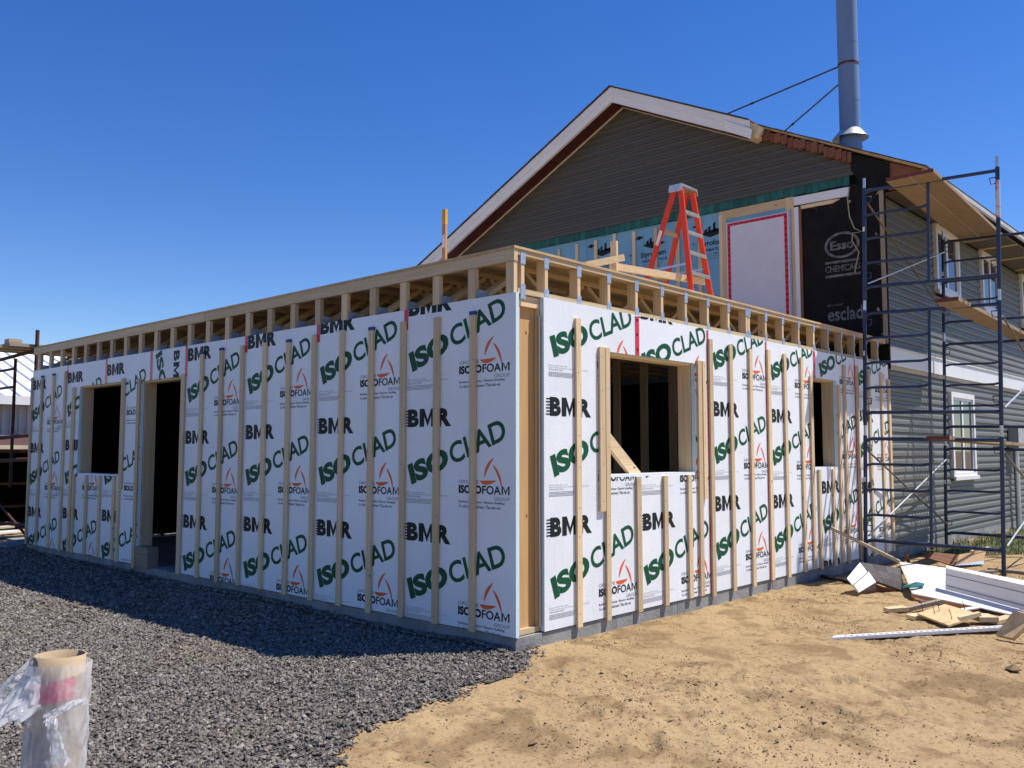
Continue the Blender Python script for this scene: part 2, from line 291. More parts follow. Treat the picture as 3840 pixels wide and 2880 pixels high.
# ---------------------------------------------------------------- lettering (flat meshes from the built-in font)
_tc={}
def glyphs(body,bold=0.,space=1.,res=3):
    k=(body,bold,space,res)
    if k in _tc: return _tc[k]
    cu=bpy.data.curves.new('t','FONT'); cu.body=body; cu.offset=bold; cu.space_character=space; cu.resolution_u=res; cu.fill_mode='FRONT'
    o=bpy.data.objects.new('t',cu); COL.objects.link(o); dg=bpy.context.evaluated_depsgraph_get(); dg.update()
    me=o.evaluated_get(dg).to_mesh(); me.calc_loop_triangles()
    V=np.array([v.co[:2] for v in me.vertices]); T=[tuple(t.vertices) for t in me.loop_triangles]
    o.evaluated_get(dg).to_mesh_clear(); bpy.data.objects.remove(o); bpy.data.curves.remove(cu)
    mn,mx=V.min(0),V.max(0); V=(V-mn)/(mx-mn); _tc[k]=(V,T); return V,T
def em(u0,u1,v0,v1,mi,k):   # capital M from four strokes, k = stem width as a share of the width
    w=u1-u0; s=w*k; m=(u0+u1)/2; h=v1-v0
    return quad(u0,u0+s,v0,v1,mi)+quad(u1-s,u1,v0,v1,mi)+poly([(u0+s,v1),(u0+s,v1-h*.42*(1 if k>.2 else .35)),(m,v0),(m,v0+h*.40)],mi)+poly([(m,v0),(u1-s,v1-h*.42*(1 if k>.2 else .35)),(u1-s,v1),(m,v0+h*.40)],mi)
def text(body,u0,u1,v0,v1,mi,bold=0.,space=1.,res=3):
    V,T=glyphs(body,bold,space,res); P=V*[u1-u0,v1-v0]+[u0,v0]; return [(P[list(t)],mi) for t in T]
def quad(u0,u1,v0,v1,mi): return [(np.array([(u0,v0),(u1,v0),(u1,v1),(u0,v1)]),mi)]
def poly(pts,mi): return [(np.array(pts,float),mi)]
def rot(polys,a,o=(0,0)):
    c,s=math.cos(a),math.sin(a); R=np.array([[c,s],[-s,c]]); return [(p@R+np.array(o),m) for p,m in polys]
def shift(polys,du,dv): return [(p+np.array([du,dv]),m) for p,m in polys]
def clip(polys,u0,u1,v0,v1):
    out=[]
    for p,m in polys:
        mn,mx=p.min(0),p.max(0)
        if mx[0]<=u0 or mn[0]>=u1 or mx[1]<=v0 or mn[1]>=v1: continue
        if mn[0]>=u0 and mx[0]<=u1 and mn[1]>=v0 and mx[1]<=v1: out.append((p,m)); continue
        q=[tuple(a) for a in p]
        for ax,lim,sg in((0,u0,1),(0,u1,-1),(1,v0,1),(1,v1,-1)):
            r=[]
            for i in range(len(q)):
                a,b=q[i-1],q[i]; da=(a[ax]-lim)*sg; db=(b[ax]-lim)*sg
                if (da>=0)!=(db>=0):
                    t=da/(da-db); r.append((a[0]+(b[0]-a[0])*t,a[1]+(b[1]-a[1])*t))
                if db>=0: r.append(b)
            q=r
            if len(q)<3: break
        if len(q)>=3: out.append((np.array(q),m))
    return out
def ink(name,polys,f3,mats,parent):
    """f3 maps (u,v) to a point just proud of the printed face"""
    if not polys: return None
    V=[];Fc=[];fm=[]
    for p,m in polys:
        n=len(V); V+=[f3(a,b) for a,b in p]; Fc.append(tuple(range(n,n+len(p)))); fm.append(m)
    return make(name,V,Fc,mats,parent,fm=fm)
def flame():
    def blade(a,b,c,wd):   # slim curved blade a->b bulging through c
        A=[np.array(q,float) for q in(a,c,b)]; L=[];R=[]
        for i in range(9):
            t=i/8; p=(1-t)**2*A[0]+2*t*(1-t)*A[1]+t*t*A[2]; d=2*(1-t)*(A[1]-A[0])+2*t*(A[2]-A[1]); d/=np.hypot(*d); n=np.array([-d[1],d[0]])
            h=wd*math.sin(math.pi*min(1,t*.92+.05))**.8; L.append(p+n*h*1.35); R.append(p-n*h*.75)
        return [(np.array([L[i],L[i+1],R[i+1],R[i]]),2) for i in range(8)]
    return blade((.905,.085),(.997,.226),(.925,.165),.013)+blade((.992,.175),(1.082,.012),(1.052,.115),.011)+blade((1.02,.058),(.858,.056),(.90,.020),-.016)
def cell():
    P=rot(text('ISO',0,.478,0,.172,0,bold=.055,res=4)+text('CLAD',.503,1.122,0,.168,0,bold=.022,res=4),math.radians(19),(.078,.005))
    P+=flame()+text('GROUPE',.626,.845,.034,.060,3)
    P+=text('ISOLO',.626,.873,-.043,.022,1,bold=.05)+text('FOA',.880,1.072,-.043,.022,1,bold=.02)+em(1.080,1.160,-.041,.021,1,.18)+text('GROUP',1.004,1.162,-.087,-.061,3)
    P+=text('Revêtement extérieur / Exterior sheathing',.627,1.110,-.119,-.094,1,bold=.012,res=1)+text('Ce côté vers l\'extérieur / This side out',.627,1.066,-.151,-.126,1,bold=.012,res=1)
    P+=text('Fabriqué au Canada / Made in Canada',.012,.235,-.060,-.047,3,res=1)+text('Isolant pare-air, Non pare-vapeur / Air barrier, Non vapor barrier insulation',.012,.505,-.076,-.063,3,res=1)
    P+=text('CCMC # 12993-R, 13001-R',.012,.185,-.093,-.080,1,res=1)
    rr=random.Random(3)
    for i in range(4):
        u=.012; v=-.108-.010*i
        while u<.30:
            L=rr.uniform(.012,.03); P+=quad(u,u+L,v,v+.0042,3); u+=L+.004
    P+=text('B',.026,.158,.474,.620,1,bold=.06,res=4)+em(.168,.362,.474,.620,1,.29)+text('R',.372,.540,.474,.620,1,bold=.06,res=4)
    for i in range(6): P+=quad(-.020+.004*(i%2),.034,.481+i*.0235,.492+i*.0235,1)
    return P
CELL=cell(); DV=.916
def pattern(I1):
    P=[]
    for k in(-1,0,1,2,3): P+=shift(CELL,0,I1-k*DV)
    return P
INK=[GREENP,BLACKP,ORANGEP,GREYP]
# ---------------------------------------------------------------- the extension
ZB,ZT=.14,2.65; XE,YE=7.56,9.62; DECK=3.0
ext=thing('house_extension',(3.8,4.8,0),'unfinished timber extension clad in white printed foam boards with vertical battens','building')
fnd=[]
for i,y0 in enumerate(np.arange(0,9.7,1.6)): fnd.append(('y',y0,min(y0+1.597,YE)))
for k,a,b in fnd: box('foundation_block',.008,.3,a+(.012 if a==0 else 0),b,-.35,ZB-.004+random.uniform(-.006,.004),CONC,ext)
for a in np.arange(.302,7.5,.93): box('foundation_block',a,min(a+.927,XE),.010+random.uniform(0,.004),.3,-.35,ZB-.004+random.uniform(-.006,.004),CONC,ext)
box('floor_slab',.31,XE,.31,YE,-.2,.10,CONC,ext)
def sub_rects(u0,u1,v0,v1,holes):
    us=sorted({u0,u1,*[c for h in holes for c in h[:2] if u0<c<u1]}); vs=sorted({v0,v1,*[c for h in holes for c in h[2:] if v0<c<v1]})
    return [(a,b,c,d) for a,b in zip(us,us[1:]) for c,d in zip(vs,vs[1:]) if not any(h[0]<=a and b<=h[1] and h[2]<=c and d<=h[3] for h in holes)]
TL,TR=.032,.04    # board thickness
def panel(side,a,b,I1,holes=(),du=0,z0=ZB,turned=False):
    """side 'L': board on x=0 from y=a (near corner) to y=b ; side 'R': board on y=0 from x=a to x=b"""
    wd=b-a; zt=ZT+random.uniform(-.004,.004); g=.0025
    if side=='L': hs=[(b-h[1],b-h[0],h[2],h[3]) for h in holes]
    else: hs=[(h[0]-a,h[1]-a,h[2],h[3]) for h in holes]
    rs=sub_rects(g,wd-g,z0,zt,hs); gs=[];fm=[]
    for u0,u1,v0,v1 in rs:
        if side=='L': q=boxg(0,TL,b-u1,b-u0,v0,v1)
        else: q=boxg(a+u0,a+u1,0,TR,v0,v1)
        gs.append(q)
        fm+=[1,1,0 if side=='R' else 1,1,1,0 if side=='L' else 1]
    v,f=join(gs); p=make('foam_board',v,f,[FOAM,FEDGE],ext,fm=fm)
    P=pattern(I1)
    if turned: P=rot(text('ISO',0,.48,0,.165,0,bold=.045),-math.pi/2+math.radians(19),(.10,2.60))+rot(text('B',.0,.12,0,.14,1,bold=.05)+em(.132,.318,0,.14,1,.27)+text('R',.33,.48,0,.14,1,bold=.05),-math.pi/2,(.55,2.615))+rot(text('Fabriqué au Canada / Made in Canada',0,.3,0,.013,3,res=1),-math.pi/2,(.03,2.6))
    P=shift(P,du,0); Q=[]
    for u0,u1,v0,v1 in rs: Q+=clip(P,u0,u1,v0,v1)
    if side=='L': ink('lettering',Q,lambda u,v:(-.0012,b-u,v),INK,p)
    else: ink('lettering',Q,lambda u,v:(a+u,-.0012,v),INK,p)
    return p
DOOR=(5.045,6.06,0,2.31); WL1=(6.57,7.89,1.165,2.335)
LP=[(0,1.225,2.113),(1.225,2.465,2.073),(2.465,3.715,2.035),(3.715,4.965,1.996),(5.828,7.075,1.955),(7.075,8.325,1.925),(8.325,YE,1.889)]
for a,b,i1 in LP:
    if a==3.715: panel('L',a,b,i1,[DOOR])
    else: panel('L',a,b,i1,[DOOR,WL1])
panel('L',4.965,5.828,1.7,[(5.03,5.83,0,2.31)],turned=True)
W1=(1.13,2.50,1.262,2.30); W2=(5.075,5.785,1.268,2.33)
RP=[(.31,1.55,2.187,.045),(1.55,2.76,2.153,.04),(2.76,3.97,2.255,.042),(3.97,5.18,2.224,.045),(5.18,6.39,2.337,.09),(6.39,XE,2.295,.04)]
for a,b,i1,du in RP: panel('R',a,b,i1,[W1,W2],du)
# red tape over the seams
def tape(side,c,z0,z1,wd=.036,dots=True):
    if side=='L': t=box('seam_tape',-.0022,-.0002,c-wd/2,c+wd/2,z0,z1,TAPE,ext); f3=lambda u,v:(-.0032,c-u,v)
    else: t=box('seam_tape',c-wd/2,c+wd/2,-.0022,-.0002,z0,z1,TAPE,ext); f3=lambda u,v:(c+u,-.0032,v)
    P=[]; z=z0+.05
    while z<z1-.03:
        P.append((np.array([(math.cos(k*math.pi/4)*.013,z+math.sin(k*math.pi/4)*.016) for k in range(8)]),0)); z+=.13
    if dots: ink('tape_print',P,f3,[BLACKP],t)['kind']='stuff'
for c in(1.225,2.465,3.715): tape('L',c+.008,2.48,ZT-.002,.05,dots=False)
tape('L',8.325,2.48,ZT-.002,dots=False); tape('L',7.075,WL1[3],ZT-.002,.055,dots=False); tape('L',5.828,2.31,ZT-.002,.055,dots=False); tape('L',4.975,2.31,ZT-.002,.055,dots=False)
for c in(2.745,3.958,6.378): tape('R',c,ZB,ZT-.01)
tape('R',1.555,2.30,ZT-.01,.06); tape('R',5.17,2.29,ZT-.01,.055)
# battens
def batten(side,c,z0,z1,wd=.062,th=.021,mark=0,off=0,lean=0):
    wd*=random.uniform(.95,1.05); zb=z0+random.uniform(-.012,.012); ln=lean+random.uniform(-.006,.006)
    if side=='L': v,f=boxg(-th-off-.003,-off-.003,c-wd/2,c+wd/2,zb,z1)
    else: v,f=boxg(c-wd/2,c+wd/2,-th-off-.003,-off-.003,zb,z1)
    v=[(p[0]+(ln if side=='R' and p[2]>1 else 0),p[1]+(ln if side=='L' and p[2]>1 else 0),p[2]) for p in v]
    o=make('batten',v,f,W[2],ext)
    if mark:
        if side=='L': box('paint_mark',-th-off-.0045,-off-.002,c-wd/2-.0015+ln,c+wd/2+.0015+ln,z1-.028,z1+.0015,BLUEM,o)
        else: box('paint_mark',c-wd/2-.0015+ln,c+wd/2+.0015+ln,-th-off-.0045,-off-.002,z1-.02,z1+.0015,BLUEM,o)
    return o
for c,mk in zip((.435,.845,1.252,1.674,2.095,2.513,2.935,3.353,3.768,4.188,4.60),(1,0,0,1,0,0,1,0,0,1,1)):
    batten('L',c,ZB-.01,2.55+random.uniform(-.015,.012),mark=mk)
for c,mk in((9.60,0),(9.21,1),(8.78,1),(8.365,0)): batten('L',c,ZB-.01,2.56+random.uniform(-.01,.015),mark=mk)
batten('L',5.012,ZB-.02,2.335,.072); batten('L',6.108,ZB-.03,2.34,.075)
batten('L',8.06,ZB,2.33,.085); batten('L',7.945,ZB,1.17,.062); batten('L',6.53,1.0,2.37,.085)
batten('L',7.54,ZB,1.16); batten('L',7.13,ZB,1.16); batten('L',6.71,ZB,1.16); batten('L',6.575,ZB,1.0)
for c in(.715,3.168,3.575,4.37,4.79,6.013,6.821,7.265): batten('R',c,ZB-.015,2.545+random.uniform(-.02,.01))
for c in(2.772,3.985,6.416): batten('R',c,ZB-.02,2.555)
batten('R',1.022,.99,2.325,.07,off=.0); batten('R',1.094,ZB-.015,2.325,.058); batten('R',2.553,ZB-.01,2.33,.06); batten('R',2.640,1.02,2.33,.055)
for c in(1.539,1.951,2.357): batten('R',c,ZB-.01,W1[2]-.005)
batten('R',5.033,ZB-.01,2.34,.06); batten('R',5.213,ZB-.01,W2[2]-.005); batten('R',5.606,ZB-.01,W2[2]-.005); batten('R',5.83,ZB-.01,2.28,.06); batten('R',7.535,ZB-.01,2.45)
def nails():
    for side,sel in(('L',lambda o:o.location.x+WL[ext].x<.1),('R',lambda o:o.location.y+WL[ext].y<.1)):
        V=[];Fc=[]
        for o in list(ext.children):
            if not o.name.startswith('batten'): continue
            w_=WL[o]; d=o.dimensions
            me=o.data; zs_=[v.co.z+w_.z for v in me.vertices]; xs2=[v.co.x+w_.x for v in me.vertices]; ys2=[v.co.y+w_.y for v in me.vertices]
            left=w_.x<.0
            if left!=(side=='L'): continue
            z=min(zs_)+random.uniform(.05,.1)
            while z<max(zs_)-.04:
                c=(w_.y if left else w_.x)+random.uniform(-.014,.014); n=len(V); q=min(xs2)-.0008 if left else min(ys2)-.0008
                for k in range(6):
                    a=k*math.pi/3; V.append((q,c+.0045*math.cos(a),z+.0045*math.sin(a)) if left else (c+.0045*math.cos(a),q,z+.0045*math.sin(a)))
                Fc.append(tuple(range(n,n+6))); z+=random.uniform(.18,.34)
        make('nail_heads',V,Fc,BLACKP,ext)['kind']='stuff'
nails()
# window and door linings
def lining(side,a,b,z0,z1,dep=.175,name='window_lining',sill=True):
    t=.02
    def bx(n,u0,u1,v0,v1,m=W[2],d0=.036 if side=='L' else .044,d1=dep):
        if side=='L': return box(n,d0,d1,u0,u1,v0,v1,m,par)
        return box(n,u0,u1,d0,d1,v0,v1,m,par)
    par=ext
    par=bx('%s'%name,a-.0,a+t,z0,z1)
    bx('jamb',b-t,b,z0,z1); bx('head',a+t+.001,b-t-.001,z1-t,z1,W[0])
    if sill: bx('sill',a+t+.001,b-t-.001,z0,z0+t,FOAM,.002)
lining('L',WL1[0],WL1[1],WL1[2],WL1[3]); lining('L',DOOR[0],DOOR[1],ZB,DOOR[3],name='door_lining',sill=False)
lining('R',*W1); lining('R',*W2)
box('door_block',-.03,.10,5.72,6.02,ZB-.02,.36,WD[1],ext)
a_,b_=Vector(hit(2283,1655,1,.13)),Vector(hit(2379,1777,1,.13)); beam('diagonal_brace',a_-(b_-a_)*.35,b_+(b_-a_)*.5,.04,.105,W[0],ext,up=(0,-1,0) if False else (0,0,1))
# corner framing
box('corner_stud',.036,.086,.042,.075,ZB+.04,2.56,W[2],ext)
m_=box('corner_stud',.125,.290,.075,.113,ZB+.04,2.56,WB[2] if False else wood('amber_wood',(.56,.34,.15),(.44,.25,.10),2),ext)
box('corner_stud',.292,.33,.045,.18,ZB+.04,2.56,W[2],ext); box('corner_stud',.292-.012,.292,.02,.045,ZB+.04,2.5,WD[2],ext)
box('bottom_plate',.036,.80,.045,.18,ZB,ZB+.04,W[0],ext)
box('top_plate',.034,XE,.042,.18,2.561,2.60,W[0],ext); box('top_plate',.05,XE,.046,.18,2.602,2.642,W[0],ext)
for k,z in enumerate((.45,.95,1.5,1.62,2.05)): make('paint_mark',*prism([(.040,.0405,z),(.074,.0405,z+.05),(.074,.0405,z+.075),(.040,.0405,z+.03)],(0,.0008,0)),mat('green_crayon%d'%k,(.30,.55,.30),rough=.8),ext)
for i in range(19):    # studs of the sunny wall (seen from inside through the openings)
    x=.8+i*.406
    if not any(h[0]-.05<x<h[1]+.05 for h in(W1,W2)) and x<7.5: box('stud',x-.019,x+.019,.045,.18,ZB+.04,2.56,W[2],ext)
for i in range(23):
    y=.42+i*.406
    if not(DOOR[0]-.05<y<DOOR[1]+.05 or WL1[0]-.05<y<WL1[1]+.05): box('stud',.036,.175,y-.019,y+.019,ZB+.04,2.56,W[2],ext)
box('back_wall',.036,XE,YE-.05,YE-.01,ZB,2.64,TAR,ext)  # near-black facing: the dimness of the interior is put into the wall colour
box('top_plate',.036,.175,.19,YE-.06,2.561,2.642,W[1],ext)
for i in range(12):
    y=.7; x=.6+i*.6
    box('partition_stud',4.08,4.12,.45+i*.4-.045,.45+i*.4+.045,.11,2.64,W[2],ext)
box('partition_rail',4.121,4.16,.3,5.2,1.15,1.24,W[1],ext)
# floor trusses along x, 0.406 m apart; the first one faces the sunny wall
tb,tt=2.648,2.98
def truss(y,front=False):
    y0,y1=(y,y+.089)
    gs=[boxg(.042,XE,y0,y1,tb,tb+.04),boxg(.042,XE,y0,y1,tt-.04,tt)]
    xs=[.373+.4055*i for i in range(18)]
    if not front:
        for i in range(9):
            a=.15+i*.83; gs.append(beamg((a,(y0+y1)/2,tb+.045),(a+.38,(y0+y1)/2,tt-.045),.088,.036)); gs.append(beamg((a+.44,(y0+y1)/2,tt-.045),(a+.80,(y0+y1)/2,tb+.045),.088,.036))
    v,f=join(gs); t=make('floor_truss',v,f,W[0],ext)
    box('end_post',.003,.041,y0+.004,y1-.004,tb-.05,tt-.095,W[2],t)
    if not front: box('nail_plate',.02,.13,y0-.002,y0-.0005,tb-.015,tb+.075,GALV,t)
    if front:
        for i,x in enumerate([.10]+xs):
            n=2 if abs(x-3.617)<.03 else 1
            for k in range(n):
                xx=x+k*.05-(n-1)*.025
                box('web_post',xx-.018,xx+.018,y0+.002,y1-.002,tb+.0405,tt-.0405,W[2],t)
                for z0,z1 in((tb-.03,tb+.075),(tt-.105,tt-.004)):
                    box('nail_plate',xx-.027,xx+.027,y0-.0025,y0-.0005,z0+random.uniform(-.008,.008),z1+random.uniform(-.004,.003),GALV,t)
        for i in range(0,17,2):
            x=xs[i]; pass
    return t
truss(.022,True)
for i in range(1,24): truss(.02+i*.4055)
for a,b in((.0,4.62),(4.625,YE)): box('ribbon_board',-.001,.040,a+(.02 if a==0 else 0),b,tt-.092,tt-.001,W[1],ext)
for i,(a,b) in enumerate(((.0,2.44),(2.443,4.88),(4.883,7.32),(7.323,YE))):
    for c,d in((-.006,2.44),(2.443,4.88),(4.883,XE-.03)): box('deck_sheet',c,d,a+(.012 if a==0 else 0),b,tt+.001,DECK,PLY,ext)
# ---------------------------------------------------------------- the existing house
XH=7.60; RY,RZ,SL=4.34,7.70,.49; HL=19.0; YW=8.68; EO=.60
house=thing('house',(12.5,4.3,0),'two storey house with olive siding and an open gable being stripped','house')
def rz(y): return RZ-SL*abs(y-RY)
# inner body of the house (sheathing behind everything), kept inside the cladding
def gable_prism(x0,x1,y0,y1,zt_off,zb): return prism([(x0,y0,zb),(x0,y1,zb),(x0,y1,rz(y1)+zt_off),(x0,RY,RZ+zt_off),(x0,y0,rz(y0)+zt_off)],(x1-x0,0,0))
make('sheathing',*gable_prism(XH+.05,HL,.06,YW-.02,-.16,-.2),TAR,house)
# horizontal lap siding, one plank per course
def lap(h): return [(0,h),(.004,h*.62),(.017,h*.46),(.019,.006),(.014,0),(0,0)]
def plank_x(x0,x1,z,h,yb=.045,m=SIDING):     # runs along x, faces -y
    P=lap(h); n=len(P); V=[(x,yb-d,z+q) for x in(x0,x1) for d,q in P]
    return make('siding_plank',V,[(i,i+1,n+i+1,n+i) for i in range(n-1)]+[tuple(range(n))[::-1],tuple(range(n,2*n))],m,house)
def plank_y(y0b,y1b,y0t,y1t,z,h,xb,m=SIDING): # runs along y, faces -x ; ends may be cut on the roof slope
    P=lap(h); n=len(P); V=[]
    for (b,t) in((y0b,y0t),(y1b,y1t)): V+=[(xb-d,b+(t-b)*q/h,z+q) for d,q in P]
    return make('siding_plank',V,[(i,n+i,n+i+1,i+1) for i in range(n-1)]+[tuple(range(n)),tuple(range(n,2*n))[::-1]],m,house)
H_=.112; WINS=[(9.80,11.02,3.97,5.06),(12.36,13.52,3.97,5.06),(15.2,16.3,3.97,5.06),(10.28,11.54,1.04,2.42)]
def cut(x0,x1,z0,z1):
    segs=[(x0,x1)]
    for a,b,c,d in WINS:
        if z1>c+.03 and z0<d-.03:
            ns=[]
            for s,e in segs:
                if b<=s or a>=e: ns.append((s,e)); continue
                if a>s: ns.append((s,a))
                if b<e: ns.append((b,e))
            segs=ns
    return segs
z=.17
while z<2.58:
    for s,e in cut(7.64,HL,z,z+H_):
        mid=s+(e-s)*random.uniform(.3,.7)
        if e-s>5: plank_x(s,mid-.001,z,H_); plank_x(mid+.001,e,z,H_)
        else: plank_x(s,e,z,H_)
    z+=H_
z=2.915
while z<5.0:
    for s,e in cut(7.66,HL,z,z+H_): plank_x(s,e,z,H_)
    z+=H_
box('ledger_strip',7.62,HL,.018,.046,2.60,2.655,CREAM,house)
for a,b in((7.63,11.3),(11.303,14.9),(14.903,HL)): box('white_band',a,b,-.012,.044,2.657,2.905,ALUW,house); box('band_cap',a,b,-.03,-.013,2.895,2.912,ALUW,house)
box('foundation',7.62,HL,.03,.25,-.3,.165,CONC,house)
box('corner_post',XH-.03,XH+.045,-.005,.05,2.95,5.12,WD[2],house)
box('corner_board',XH-.035,XH+.025,.0,.05,.16,2.60,WB[2],house)
# windows on the side wall
def window(a,b,z0,z1,bottom=False):
    fw=.085; y0=-.018
    f=make('window',*join([boxg(a,b,y0,.045,z1-fw,z1),boxg(a,b,y0,.045,z0,z0+fw),boxg(a,a+fw,y0,.045,z0+fw,z1-fw),boxg(b-fw,b,y0,.045,z0+fw,z1-fw)]),ALUW,house)
    box('sill',a-.02,b+.02,-.05,y0-.001,z0-.03,z0+.03,ALUW,f)
    n=2; ww=(b-a-2*fw)/n
    for i in range(n):
        c=a+fw+i*ww; s=.04
        sa=make('sash',*join([boxg(c,c+ww,.004,.03,z1-fw-s,z1-fw),boxg(c,c+ww,.004,.03,z0+fw,z0+fw+s),boxg(c,c+s,.004,.03,z0+fw+s,z1-fw-s),boxg(c+ww-s,c+ww,.004,.03,z0+fw+s,z1-fw-s)]),ALUW,f)
        box('pane',c+s,c+ww-s,.018,.024,z0+fw+s,z1-fw-s,GLASS,f)
        box('curtain',c+s+.02,c+s+.14,.034,.038,z0+fw+s,z1-fw-s,CURT,f)
for q in WINS: window(*q)
# gable: siding planks above, cut on the slope
GX=XH-.035; z=5.395
while z<7.5:
    def ends(zz): 
        k=(RZ-.20-zz)/SL; return RY-k,RY+k
    a0,b0=ends(z); a1,b1=ends(min(z+H_,RZ-.201)); a0=max(a0,.10); a1=max(a1,.10)
    b0=min(b0,YW); b1=min(b1,YW)
    if a1<b1:
        sp=RY-1.7+random.uniform(-.8,1.2)
        plank_y(a0,b0,a1,b1,z,min(H_,RZ-.201-z),GX,GSID)
    z+=H_
# green boards under the gable siding
y=.46
while y<YW:
    wd=random.uniform(.085,.14); box('green_board',XH-.03,XH-.008+random.uniform(-.003,.003),y,min(y+wd-.004,YW),5.268+random.uniform(-.012,.006),5.398,GREENB,house); y+=wd
# blue foam boards and their print
def skyline(u,v,s=1):
    P=[]
    P+=poly([(u-.20,v),(u-.02,v-.075),(u+.26,v-.01),(u+.08,v+.06)],0)
    for a,b,h in((-.13,-.075,.085),(-.06,-.015,.12),(.03,.075,.17),(.09,.17,.07)): P+=poly([(u+a,v+.01),(u+b,v+.01),(u+b,v+h),(u+a,v+h-.03)],0)
    P+=poly([(u-.35,v+.14),(u-.26,v+.105),(u-.17,v+.15),(u-.27,v+.18)],0)
    P+=text('Styrofoam',u-.24,u+.26,v-.235,v-.115,0,bold=.03)+text('THERMATE PLUS',u-.22,u+.28,v-.30,v-.25,0,bold=.02)
    for i in range(3): P+=text('Panneau isolant / Insulation panel',u-.2,u+.2-.05*i,v-.355-.04*i,v-.33-.04*i,0,res=1)
    return P
SK=[hit(2262,945,0,XH),hit(2447,915,0,XH),hit(2668,872,0,XH)]
for a,b in((2.44,3.98),(3.985,5.2),(5.205,6.42),(6.425,7.64),(7.645,8.62)):
    p=box('blue_foam_board',XH,XH+.045,a,b,2.6,5.262,BLUE,house); Q=[]
    for s in SK: Q+=clip(skyline(b-s[1],s[2]),0,b-a,2.6,5.26)
    for k in range(7):
        for j in range(3):
            u,v=(.15+k*.4)%(b-a),3.2+.7*j+.1*(k%3); Q+=clip(quad(u,u+.018,v,v+.03,0),0,b-a,2.6,5.26)
    ink('lettering',Q,lambda u,v,b=b:(XH-.0012,b-u,v),[BLACKP],p)
for px_,py_,top in((2095,925,5.17),(2162,915,5.2),(2233,895,5.2),(2303,880,5.25),(2376,865,5.22),(2457,850,5.22),(2540,840,5.22),(2622,815,5.24)):
    q=hit(px_,py_,0,XH-.02); box('batten',XH-.022,XH-.003,q[1]-.032,q[1]+.032,2.62,top,W[2],house)
q=hit(2702,815,0,XH-.02); box('batten',XH-.024,XH-.003,q[1]-.03,q[1]+.03,2.62,5.2,W[2],house)
box('frame_board',XH-.018,XH-.003,2.42,2.54,2.62,5.255,W[2],house); box('frame_board',XH-.02,XH-.003,1.30,1.43,2.62,5.262,W[2],house)
box('frame_board',XH-.019,XH-.003,1.432,2.418,5.115,5.258,W[1],house); box('blue_strip',XH-.014,XH-.003,1.432,2.418,5.04,5.113,BLUE,house)
wp=box('white_sheet',XH-.045,XH-.022,1.372,2.405,2.62,5.045,mat('white_facing',(.66,.66,.72),(.62,.62,.68),rough=.5,rnd=0),house)
for n_,(a,b,c,d) in dict(t=(1.395,2.385,4.985,5.03),l=(2.335,2.385,2.65,4.984),r=(1.395,1.445,2.65,4.984)).items():
    tp=box('red_tape',XH-.0475,XH-.0455,a,b,c,d,TAPE,wp); P=[]
    if n_=='t':
        for k in range(11): P+=quad(.05+k*.09,.072+k*.09,c+.014,d-.014,0)
    else:
        for k in range(26): P.append((np.array([((b-a)/2+.014*math.cos(t*math.pi/3),2.72+.09*k+.018*math.sin(t*math.pi/3)) for t in range(6)]),0))
    o_=ink('tape_print',P,lambda u,v,b=b:(XH-.049,b-u,v),[BLACKP],tp); o_['kind']='stuff'
box('perforated_flange',XH-.046,XH-.024,1.345,1.369,2.62,5.07,GALV,house)
box('white_trim',XH-.03,XH-.003,1.225,1.292,2.62,5.09,ALUW,house); box('trim_edge',XH-.026,XH-.003,1.185,1.222,2.62,5.085,WB[2],house)
make('white_trim',*prism([(XH-.032,1.292,5.12),(XH-.032,.475,5.105),(XH-.032,.475,5.235),(XH-.032,1.292,5.245)],(.028,0,0)),ALUW,house)
make('split_board',*prism([(XH-.022,1.2,5.05),(XH-.022,.72,5.045),(XH-.022,.60,5.09),(XH-.022,.75,5.10),(XH-.022,1.2,5.10)],(.02,0,0)),W[1],house)
# black tar-faced boards with their print
def esso():
    P=[]; c=(.62,4.42); n=40
    for k in range(n):
        a,b=2*math.pi*k/n,2*math.pi*(k+1)/n
        P.append((np.array([(c[0]+.255*math.cos(t)*q,c[1]+.19*math.sin(t)*q2) for t,q,q2 in((a,1,1),(b,1,1),(b,.84,.82),(a,.84,.82))]),0))
    P+=text('Esso',.45,.79,4.355,4.49,0,bold=.03)
    P+=quad(.37,.87,4.165,4.20,0)+text('CHEMICALS',.37,.875,4.04,4.135,0,bold=.02)+quad(.37,.875,3.965,4.0,0)
    P+=text('REVETEMENT',.39,.62,3.545,3.575,0,bold=.01,res=1)+text('esclad',.39,.89,3.33,3.53,0,bold=.02)+text('SHEATHING',.40,.60,3.20,3.24,0,res=1)
    return P
ES=esso()
for a,b in((-.02,1.18),):
    for z0,z1 in((2.6,3.9),(3.903,4.62),(4.623,5.27)):
        p=box('tar_board',XH-.002,XH+.04,a+random.uniform(0,.006),b,z0,z1,TAR,house)
        ink('lettering',clip(ES,0,1.2,z0,z1),lambda u,v:(XH-.0035,1.22-u,v),[TARP],p)
for k in range(16):   # torn flakes of wood and paper on the black boards
    y=random.uniform(0,.14) if k<9 else random.uniform(.1,1.1); z=random.uniform(3.1,5.2) if k<9 else random.uniform(5.0,5.22); s=random.uniform(.02,.06)
    make('torn_flake',*prism([(XH-.006,y+s*random.uniform(-1,1),z+s*random.uniform(-1,1)) if i else (XH-.006,y,z) for i in range(4)],(.003,0,0)),random.choice([W[2],WB[2],CARD]),house)
